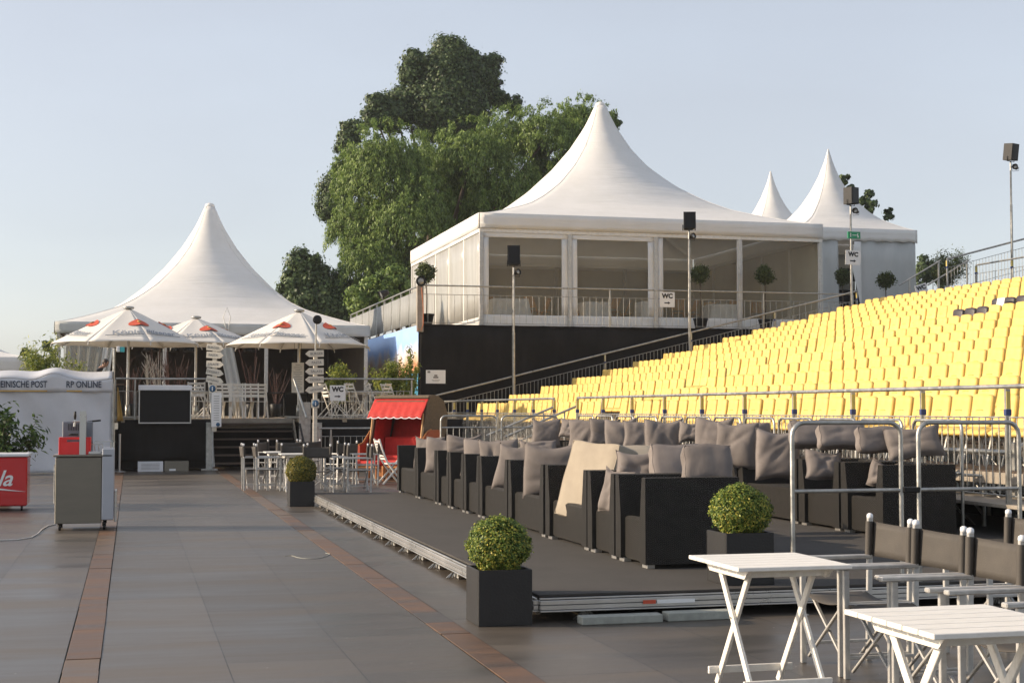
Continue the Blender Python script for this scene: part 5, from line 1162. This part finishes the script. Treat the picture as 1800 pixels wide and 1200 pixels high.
for s in(-1,1):
    P=[(-.62,.30),(.30,.30),(.30,1.02),(-.02,1.02),(-.18,.98),(-.32,.86),(-.45,.74),(-.62,.70)]
    mb=MB(); mb.prism(P,0,s*(W/2+.07)-.028,s*(W/2+.07)+.028); a_=mb.build('side_arm',M['red_wood'],bc)
    mb=MB(); mb.tube([(s*(W/2+.07),y_,z_+.012) for y_,z_ in P[3:]],.016,6); mb.build('arm_trim',M['orange_wood'],a_)
    mb=MB(); mb.tube([(s*(W/2-.01),-.36,.72),(s*(W/2-.01),-.40,1.36)],.014,6); mb.build('hood_strap',M['teak'],bc)
mb=MB(); mb.box((-.28,-.72,.34),(.50,.52,.10),.03); mb.box((.30,-.66,.36),(.50,.46,.10),.03); mb.build('footrest_cushion',M['red_fabric'],bc)
mb=MB()
for x in(-.50,-.08,.08,.52):
    for y in(-.92,-.48): mb.bar((x,y,0),(x,y,.30),.04)
mb.box((-.28,-.72,.27),(.5,.5,.04),.005); mb.box((.30,-.68,.28),(.5,.46,.04),.005); mb.build('footrest_frame',M['orange_wood'],bc)
mb=MB(); mb.box((0,-.3,.006),(2.6,2.3,.012),.003); tag(mb.build('floor_patch',M['rust1'],loc=(bc.location.x,bc.location.y,0)),'rusty brown floor patch under the roofed beach chair','mat')  # thin rust-coloured sheet on the floor around the chair
for o_ in KIDS[bc.name]:
    if o_.name.split('.')[0] in ('hood_side','hood_back','back_lining','side_lining','awning','awning_trim','hood_rim','hood_strap'):
        for v in o_.data.vertices: v.co.y+=.26*max(0,v.co.z-.6)
# white curved folding chair seen from the side
p=at(670,852,z=0); t=thing('folding_lounge_chair','white folding chair with curved back beside the first front row armchair','folding chair',p,R(6))
for dy in(-.2,.2):
    mb=MB()
    pts=[(0,dy,0)]; mb.bar((-.02,dy,.02),(.42,dy,.50),.05,.03); mb.build('leg',M['white_paint'],t)
    mb=MB(); q=[Vector((-.10,dy,.95)),Vector((-.03,dy,.72)),Vector((.06,dy,.50)),Vector((.20,dy,.30)),Vector((.42,dy,.04))]
    for a,b in zip(q[:-1],q[1:]): mb.bar(a,b,.055,.03,b=.004)
    mb.build('back_frame',M['white_paint'],t)
mb=MB(); mb.box((.30,0,.44),(.42,.40,.03),.006); mb.build('seat',M['white_paint'],t)
mb=MB()
for k in range(7): f=k/6; mb.box((-.09+.13*f,0,.90-.36*f),(.015,.40,.035),.003)
mb.build('backrest',M['white_paint'],t)
# ---------------------------------------------------------------- far director chairs round two tables
G='director chairs round the small tables before the stairs'
fc=[(448,861,R(180),'leftmost, seen edge-on'),(470,862,R(180),'second from the left, nearer the camera'),(520,862,R(90),'dark back to the camera, left one'),(560,866,R(90),'dark back to the camera, by the conifer ball'),(588,860,R(0),'right of the tables, behind the others'),(628,864,R(0),'rightmost, its side towards the camera'),(642,852,R(0),'behind the rightmost one, before the beach chair'),(598,850,R(-60),'far right, partly hidden by the others'),(480,846,R(150),'far left, behind the first table'),(505,846,R(-90),'facing the camera behind the first table'),(540,843,R(-90),'facing the camera behind the second table')]
for px,py,rz,l in fc:
    p=at(px,py,z=0); off=Matrix.Rotation(rz,3,'Z')@Vector((.24,0,0)); dchair('dark director chair before the stairs, '+l,(p.x-off.x,p.y-off.y,0),rz,G)
p=at(500,862,z=0); white_table('white folding table among the director chairs before the stairs, left one',(p.x,p.y+1.0,0),.6,.6)
p=at(530,868,z=0); white_table('white folding table among the director chairs before the stairs, right one',(p.x-.02,p.y+.9,0),.6,.6)
# ---------------------------------------------------------------- booth at left
BY=37.7; t=thing('market_booth','low white tarpaulin booth with printed fabric band at the left edge','booth',(-3.2,BY,0)); xr=2.73
mb=MB(); mb.grid(lambda u,v:(-3+(3+xr)*u,.05*math.sin(u*17+v*4)*(.3+.7*math.sin(v*3.14))+.03*math.sin(u*41+v*9)*v,.02+2.0*v),80,24,thick=-.015); mb.build('front_wall',M['booth'],t)
mb=MB(); mb.box((xr-.01,1.4,1.0),(.03,2.7,2.0),.004); mb.build('side_wall',M['booth'],t)
def bandz(u): 
    x=-3+(3+xr)*u; return 2.30+.14*math.exp(-((x-1.3)/.32)**2)+.03*math.sin(x*5)
mb=MB(); mb.grid(lambda u,v:(-3+(3+xr+.02)*u,-.06+.015*math.sin(u*60)*(1-v),1.99+(bandz(u)-1.99-.02)*v),90,4,thick=-.012); mb.build('printed_band',M['booth'],t)
mb=MB(); mb.grid(lambda u,v:(-3+(3+xr)*u,-.05+2.8*v,bandz(u)*(1-v)+2.25*v+.25*math.sin(v*math.pi)),60,8,thick=.012); mb.build('roof',M['booth'],t)
mb=MB(); mb.box((xr+.03,0,1.1),(.05,.05,2.2),.006)
for k in range(6): mb.box((xr+.03,-.03,.35+.3*k),(.07,.03,.02),.003)
mb.build('corner_pole',M['alu'],t)
ox=-3.2
def ptx(px,py): p=at(px,py,y=BY-.09); return p.x-ox,p.z
xa,za_=ptx(83,680); xb,zb_=ptx(116,680); 
text('lettering','RHEINISCHE POST',.225,M['navy'],t,(xa,-.095,za_-.01),align='RIGHT',sx=.70,bold=.003)
text('lettering','RP ONLINE',.225,M['navy'],t,(xb,-.095,zb_-.01),align='LEFT',sx=.74,bold=.003)
mb=MB(); x0,z0=ptx(83,687); mb.box((x0-1.35,-.09,z0),(2.7,.006,.032),.001); x0,z0=ptx(117,687); mb.box((x0+.18,-.09,z0),(.36,.006,.032),.001); mb.build('underline',M['gold'],t)
# ---------------------------------------------------------------- chest freezer
fr0=at(47,897,z=0); t=thing('chest_cooler','red chest cooler with white script lettering at the left edge','cooler',(fr0.x,fr0.y,0)); zt_=at(47,796,y=fr0.y).z
mb=MB(); mb.box((-.95,.33,(zt_-.06+.07)/2+.0),(1.9,.66,zt_-.06-.07),.02); mb.build('cabinet',M['red_cooler'],t)
mb=MB(); mb.box((-.95,.33,zt_-.03),(1.94,.70,.05),.012); mb.build('lid',M['white_pl'],t)
for x in(-.08,-1.82): mb=MB(); mb.lathe([(.035,-.015),(.035,.015)],(0,0,0),12,M=Matrix.Translation((x,.08,.036))@Matrix.Rotation(R(90),4,'Y')); mb.build('castor',M['black_pl'],t)
p=at(21,853,y=fr0.y); text('lettering','Coca‑Cola'.replace('‑','-'),.34,M['sign_white'],t,(p.x-fr0.x,-.006,p.z),shear=.35,align='RIGHT',bold=.004)
mb=MB(); a_=at(47,857,y=fr0.y); 
mb.grid(lambda u,v:(-1.85+1.84*u,-.006,a_.z-.03+.03*math.sin(u*5.5-1.2)+.045*v*math.sin(u*math.pi*.9+.3)),24,2,thick=-.003); mb.build('wave_ribbon',M['sign_white'],t)
# laurel bush behind the cooler
pb=at(-5,800,y=25.4); t=thing('potted_bush','glossy green bush standing behind the red cooler','bush',(pb.x,25.4,0)); rng=np.random.default_rng(44)
mb=MB(); mb.lathe([(.2,0),(.27,.42),(.29,.44),(.25,.44),(.22,.38)],(0,0,0),18); mb.build('pot',M['black_pl'],t)
mb=MB(); tips=[]
for k in range(34):
    a=rng.uniform(0,6.28); s=rng.uniform(.1,.72); h=rng.uniform(.95,1.62)-.35*s; p1=(math.cos(a)*s*.5,math.sin(a)*s*.5,h*.65); p2=(math.cos(a)*s,math.sin(a)*s,h); mb.tube([(0,0,.35),p1,p2],[.012,.008,.004],5); tips+= [np.array(p2),np.array(p1)*.35+np.array(p2)*.65,np.array(p1)]
mb.build('stems',M['bark'],t)
T_=np.array(tips); P=T_[rng.integers(0,len(T_),1900)]+rng.normal(0,.085,(1900,3)); obj('foliage',leaf_mesh('foliage',P,P-np.array([0,0,.9])+np.array([0,0,.4]),.125,M['leaf_laurel'],.42,0,.8,rng),t)
# ---------------------------------------------------------------- steel bar counter
B0=at(96,930,z=0); by=19.9; bx0=at(96,900,y=by).x; bx1=at(178,900,y=by).x; bx2=at(200,900,y=by).x
t=thing('bar_counter','stainless steel mobile bar counter with pale end panel','bar counter',((bx0+bx2)/2,by,0)); cx=(bx0+bx2)/2; ztb=at(150,799,y=by).z; zbb=.09
mb=MB(); mb.box(((bx0+bx1)/2-cx,.33,(zbb+ztb-.03)/2),(bx1-bx0,.66,ztb-.03-zbb),.008); mb.build('cabinet',M['steel'],t)
mb=MB(); mb.box((-.03,.33,ztb-.012),(bx2-bx0-.0,.70,.024),.004); mb.build('worktop',M['steel'],t)
mb=MB(); mb.box(((bx1+bx2)/2-cx,.33,(.13+ztb)/2+.04),(bx2-bx1-.006,.70,ztb-.05),.01); mb.build('end_panel',M['panel_grey'],t)
mb=MB(); mb.box((bx2-cx+.02,.35,.3),(.03,.5,.4),.005); mb.build('side_tray',M['alu_rail'],t)
for x in(bx0-cx+.06,bx2-cx-.12):
    for y in(.08,.58):
        mb=MB(); mb.lathe([(.04,-.015),(.04,.015)],(0,0,0),14,M=Matrix.Translation((x,y,.041))@Matrix.Rotation(R(90),4,'Y')); mb.bar((x,y,.05),(x,y,.1),.05,.03); mb.build('castor',M['black_pl'],t)
mb=MB(); mb.bar((bx0-cx-.01,.05,.35),(bx0-cx-.01,.05,.85),.015); mb.build('hinge',M['alu'],t)
# items on the counter
def pz(px,py,yy): q=at(px,py,y=yy); return q
q0=pz(104,768,by+.25);q1=pz(160,797,by+.25)
t=thing('bottle_crate','bright red plastic crate on the steel bar counter','crate',((q0.x+q1.x)/2,by+.3,ztb)); w=q1.x-q0.x; h=q0.z-ztb
mb=MB()
for s in(-1,1): mb.box((s*(w/2-.01),0,h/2),(.02,.30,h),.004)
for s in(-1,1):
    mb.box((0,s*.14,h*.36),(w-.04,.02,h*.72),.004); mb.box((0,s*.14,h*.93),(w-.04,.02,h*.14),.004)
    for k in(-1,1): mb.box((k*w*.36,s*.14,h*.79),(w*.22,.02,h*.16),.003)
mb.box((0,0,.01),(w-.05,.27,.02),.003); mb.build('body',M['red_crate'],t)
q0=pz(110,740,by+.48);q1=pz(163,770,by+.48)
t=thing('beverage_chiller','grey blue box chiller behind the red crate','chiller',((q0.x+q1.x)/2,by+.5,ztb)); w=q1.x-q0.x; h=q0.z-ztb
mb=MB(); mb.box((0,0,h/2),(w,.2,h),.012); mb.build('body',M['grey_pl'],t); mb=MB()
for k in range(8): mb.box((-w*.3+k*w*.055,-.103,h*.82),(.008,.006,h*.2),.001)
mb.build('vents',M['black_pl'],t); mb=MB(); mb.tube([(-.1,-.11,h*.6),(-.1,-.16,h*.6),(.0,-.16,h*.6),(.0,-.11,h*.6)],.012,6); mb.build('handle',M['black_pl'],t); mb=MB(); mb.tube([(0,0,h-.02),(w*.5+.1,0,h+.01)],.012,8); mb.build('outlet',M['black_pl'],t)
q0=pz(141,722,by+.15);q1=pz(150,797,by+.15)
t=thing('tap_tower','tall slim beer tap tower with a black handle on the bar counter','tap tower',((q0.x+q1.x)/2,by+.12,ztb)); h=q0.z-ztb
mb=MB(); mb.prism([(0,h),(-.0,0),(.30,0),(.22,h*.86)][::-1],0,-.04,.04); mb.build('tower',M['alu_rail'],t)
mb=MB(); mb.tube([(-.03,.08,h*.76),(-.13,.08,h*.76)],.012,8); mb.tube([(-.10,.08,h*.78),(-.11,.08,h*.64)],.012,8); mb.build('spout',M['alu_rail'],t)
mb=MB(); mb.lathe([(.01,0),(.018,.04),(.016,.1),(.006,.11)],(-.10,.08,h*.80),10); mb.build('handle',M['black_pl'],t)
q=pz(170,790,by+.2); t=thing('glass_rinser','small chrome taps and glass rinser beside the tap tower','rinser',(q.x-.02,by+.22,ztb))
mb=MB(); mb.box((0,0,.02),(.16,.2,.04),.008); mb.build('tray',M['alu_rail'],t); mb=MB()
for s in(-.05,.0,.05): mb.tube([(s,-.02,.03),(s-.01,-.03,.12),(s+.04,-.05,.14),(s+.05,-.05,.09)],.008,6)
mb.build('taps',M['alu_rail'],t)
q0=pz(166,769,by+.3);q1=pz(203,781,by+.3); t=thing('glass_shelf','clear acrylic sneeze guard on the right end of the bar counter','shelf',((q0.x+q1.x)/2,by+.3,ztb))
mb=MB(); mb.box((0,0,q0.z-ztb-.05),(q1.x-q0.x,.34,.012),.003); mb.build('pane',M['acrylic'],t); mb=MB()
for s in(.3,.42): mb.tube([((q1.x-q0.x)*s,-.1,0.04),((q1.x-q0.x)*s,-.1,q0.z-ztb-.055)],.012,6)
mb.build('support',M['alu_rail'],t)
# ---------------------------------------------------------------- bamboo plants, trees
def bamboo(label,x,y,z,h,r,seed,n=3000,leaf='leaf_bamboo',size=.14):
    rng=np.random.default_rng(seed); t=thing('bamboo_plant',label,'bamboo',(x,y,z),0,'potted bamboo plants'); mb=MB(); tips=[]
    mb2=MB(); mb2.lathe([(.24,0),(.30,.38),(.32,.4),(.28,.4),(.25,.34)],(0,0,0),16); mb2.build('pot',M['black_pl'],t)
    for k in range(26):
        a=rng.uniform(0,6.28); s=rng.uniform(.05,1)*r; hh=h*rng.uniform(.55,1)*(1-.25*s/r); b=(math.cos(a)*s*.25,math.sin(a)*s*.25,.3); m_=(math.cos(a)*s*.5,math.sin(a)*s*.5,hh*.6); e=(math.cos(a)*s,math.sin(a)*s,hh); mb.tube([b,m_,e],[.012,.009,.003],5)
        for f in np.linspace(.25,1,9): tips.append(np.array(m_)*(1-f)+np.array(e)*f if f>.4 else np.array(b)*(1-f*2.2)+np.array(m_)*f*2.2)
    mb.build('canes',M['leaf_bamboo'],t); T_=np.array(tips); P=T_[rng.integers(0,len(T_),n)]+rng.normal(0,r*.14,(n,3)); obj('foliage',leaf_mesh('foliage',P,sph(n,rng)+np.array([-.3,-.3,.5]),size,M[leaf],.22,.7,1,rng),t)
bamboo('pale green bamboo in front of the harbour banner',*(lambda p:(p.x,p.y,TZ))(at(690,700,y=42.0)),1.85,.62,5)
bamboo('bamboo inside the right side of the terrace tent',*(lambda p:(p.x,p.y,TZ))(at(596,700,y=44.0)),1.75,.45,6,1800)
bamboo('thin bamboo close to the near edge of the harbour banner',*(lambda p:(p.x,p.y,TZ))(at(722,700,y=41.5)),2.1,.28,7,1100)
bamboo('yellowish bamboo left of the terrace tent, behind the white booth',*(lambda p:(p.x,p.y,0))(at(86,700,y=48.0)),4.3,1.0,8,7000,size=.17)
bamboo('bright green bamboo behind the top row of seats',*(lambda p:(p.x,p.y,DZ))(at(1686,520,y=47.5)),1.75,.75,9,1500)
p=at(1668,465,y=50); bay_tree('large bay tree behind the top right railing',p.x,p.y,DZ,p.z-DZ-.1,.82,31,leaf='leaf_olive',n=4200,potr=.35)
def tree(label,name,trunk_xy,blobs,y,leaf,n,size,seed,willow=False,cat='tree',trunk_r=.35,group=None,aspect=.55):
    """blobs = (px,py,radius_px,depth offset)"""
    rng=np.random.default_rng(seed); B=[]
    for px,py,rp,dy in blobs:
        c=at(px,py,y=y+dy); w=(c.x*_fw[0]+c.y*_fw[1]); B.append((np.array(c),rp*w/F))
    bx,byy=trunk_xy; base=Vector((bx,byy,0)); t=thing(name,label,cat,base,0,group); off=np.array(base)
    top=max(b[0][2] for b in B); mb=MB(); mb.tube([(0,0,-.1),(.1,.05,top*.3),(-.05,.1,top*.6)],[trunk_r,trunk_r*.75,trunk_r*.4],10)
    for c,r in B:
        q=Vector(c-off); mb.tube([(.0,.05,min(top*.55,max(.5,q.z*.5))),(q.x*.5,q.y*.5,q.z*.75),tuple(q)],[trunk_r*.4,trunk_r*.22,trunk_r*.06],6)
    mb.build('trunk',M['bark'],t)
    area=np.array([r*r for _,r in B]); cnt=(n*area/area.sum()).astype(int); PP=[];NN=[]
    for (c,r),m in zip(B,cnt):
        if willow:
            ns=max(6,m//42); d=sph(ns,rng); d[:,2]=np.abs(d[:,2])*1.0-.25; rr=r*rng.uniform(.72,1.06,ns); S0=c+d*rr[:,None]
            L=rng.uniform(.10,.95,ns)*r*.95; k=rng.uniform(0,1,(ns,42)); 
            P=S0[:,None,:]+np.stack([rng.normal(0,.09,(ns,42))+d[:,0,None]*k*r*.12,rng.normal(0,.09,(ns,42))+d[:,1,None]*k*r*.12,-k*L[:,None]],2)
            PP.append(P.reshape(-1,3)); NN.append(np.repeat(d,42,0)+np.array([0,0,.2]))
            nw=max(3,ns//5); dw=sph(nw,rng); dw[:,2]=np.abs(dw[:,2])*.9+.1; kk=rng.uniform(0,1,(nw,24)); Q=c+dw*r*1.0; Q=Q[:,None,:]+np.stack([dw[:,0,None]*kk*r*.10,dw[:,1,None]*kk*r*.10,kk*r*.16],2)+rng.normal(0,.07,(nw,24,3)); PP.append(Q.reshape(-1,3)); NN.append(np.repeat(dw,24,0))
        else:
            nc=max(8,m//70); d=sph(nc,rng); rr=r*rng.uniform(.45,1.12,nc); C=c+d*rr[:,None]; cs=rng.uniform(.13,.30,nc)*min(r,1.9)*.95
            P=C[:,None,:]+rng.normal(0,1,(nc,70,3))*cs[:,None,None]*np.array([1,1,.75]); PP.append(P.reshape(-1,3)); NN.append((P-C[:,None,:]).reshape(-1,3)/cs.mean()*.7+np.repeat(d,70,0))
    P=np.concatenate(PP); Nn=np.concatenate(NN); keep=P[:,2]>.2; P=P[keep];Nn=Nn[keep]
    obj('crown',leaf_mesh('crown',P-off,Nn,size,M[leaf],aspect if not willow else .30,3.0 if willow else .4,1,rng),t); return t
p=at(760,715,y=78); tree('huge pale green willow with hanging branches left of the marquee','willow_tree',(p.x,p.y),[(680,290,72,-3),(632,315,45,-1),(765,300,62,1),(830,275,62,-2),(895,250,58,1),(965,238,55,-1),(1020,215,44,2),(1058,212,26,3),(720,375,72,-4),(640,390,62,-2),(800,370,62,1),(880,345,66,-2),(960,320,64,0),(655,455,58,-4),(735,460,56,0),(612,290,28,0),(690,525,52,-5),(640,510,40,-4),(785,530,60,1),(840,450,60,-1),(1030,290,50,2)],78,'leaf_willow',230000,.215,101,True,trunk_r=.7)
p=at(780,715,y=90); tree('tall dark poplar rising above the willow','poplar_tree',(p.x,p.y),[(795,95,30,0),(775,125,34,0),(728,112,20,0),(725,135,20,0),(820,120,30,0),(862,115,20,0),(850,140,24,0),(800,160,46,0),(770,200,48,0),(742,165,26,0),(712,180,26,0),(695,200,32,0),(662,185,20,-1),(660,208,22,-1),(618,232,20,-2),(612,258,20,-2),(820,195,40,0),(872,170,18,0),(900,185,16,0),(595,335,30,-4),(585,365,26,-4),(612,390,26,-4),(635,400,30,-5),(640,430,30,-5)],90,'leaf_poplar',170000,.20,102,trunk_r=.6,aspect=.8)
p=at(560,715,y=74); tree('dark green tree between the terrace tent and the willow','broadleaf_tree',(p.x,p.y),[(535,465,26,0),(520,500,26,0),(560,500,30,0),(590,505,26,0),(540,535,32,0),(580,545,36,0),(610,525,24,0),(505,510,14,0),(615,560,30,0),(550,575,30,0)],74,'leaf_poplar',42000,.18,103,trunk_r=.3,aspect=.75)
p=at(650,600,y=66); tree('low olive green shrub behind the side railing of the deck','broadleaf_tree',(p.x,p.y),[(625,520,18,0),(650,510,22,0),(690,495,26,0),(640,540,22,0),(680,530,30,0),(710,510,20,0)],66,'leaf_willow',12000,.18,104,trunk_r=.2)
p=at(1530,700,y=70); tree('dark tree top peeking over the small pointed tent','broadleaf_tree',(p.x,p.y),[(1530,350,15,0),(1527,368,10,0),(1558,376,10,0),(1482,314,9,0),(1494,330,7,0),(1515,352,7,0),(1540,420,30,0),(1480,380,24,0)],70,'leaf_poplar',4200,.24,105,trunk_r=.2,aspect=.6)
p=at(1640,600,y=85); tree('small dark tree at the foot of the pointed tent, right','broadleaf_tree',(p.x,p.y),[(1625,470,16,0),(1640,480,16,0),(1618,490,14,0),(1655,490,14,0)],85,'leaf_poplar',3500,.26,106,trunk_r=.2)
p=at(62,640,y=80); tree('distant dark tree left of the terrace tent','broadleaf_tree',(p.x,p.y),[(82,606,9,0),(45,618,7,0),(60,645,18,0),(95,625,9,0)],80,'leaf_poplar',3500,.28,107,trunk_r=.2)
p=at(1090,300,y=95); tree('dark treetop showing just right of the marquee peak','broadleaf_tree',(p.x,p.y),[(1078,205,6,0),(1086,216,6,0),(1072,225,12,0)],95,'leaf_poplar',700,.22,108,trunk_r=.2)
# small tent far left
q=at(50,640,y=60); t5=tent_thing('pagoda_tent','small white tent cut off by the left frame edge','x' if False else q.x-2.5,62.5,2.5,2.5,0,2.9,at(50,628,y=60).z,at(-40,585,y=62.5).z+.3,'peaked tents',True)
ze5=at(50,628,y=60).z; valance(t5,2.5,2.5,ze5-.6,ze5+.01)
mb=MB(); 
for a,b,dx,dy in ((0,-2.44,4.9,.02),(0,2.44,4.9,.02),(-2.44,0,.02,4.86),(2.44,0,.02,4.86)): mb.box((a,b,(ze5-.5)/2),(dx,dy,ze5-.5),.004)
mb.build('wall_sheet',M['tent_dull'],t5)

# ---------------------------------------------------------------- summer haze
hm=bpy.data.materials.new('haze_air'); hm.use_nodes=True; N=hm.node_tree.nodes; N.remove(N['Principled BSDF']); pv=N.new('ShaderNodeVolumePrincipled'); pv.inputs['Density'].default_value=.0003; pv.inputs['Color'].default_value=(.92,.94,1,1); pv.inputs['Anisotropy'].default_value=.2
hm.node_tree.links.new(pv.outputs[0],N['Material Output'].inputs['Volume'])
mb=MB(); mb.add([(x,y,z) for x in(-70,90) for y in(-15,125) for z in(-1.0,27)],[(0,1,3,2),(4,6,7,5),(0,4,5,1),(2,3,7,6),(0,2,6,4),(1,5,7,3)]); hzb=mb.build('haze',hm); hzb['kind']='stuff'; tag(hzb,'thin pale summer haze hanging in the air over the whole place','haze')
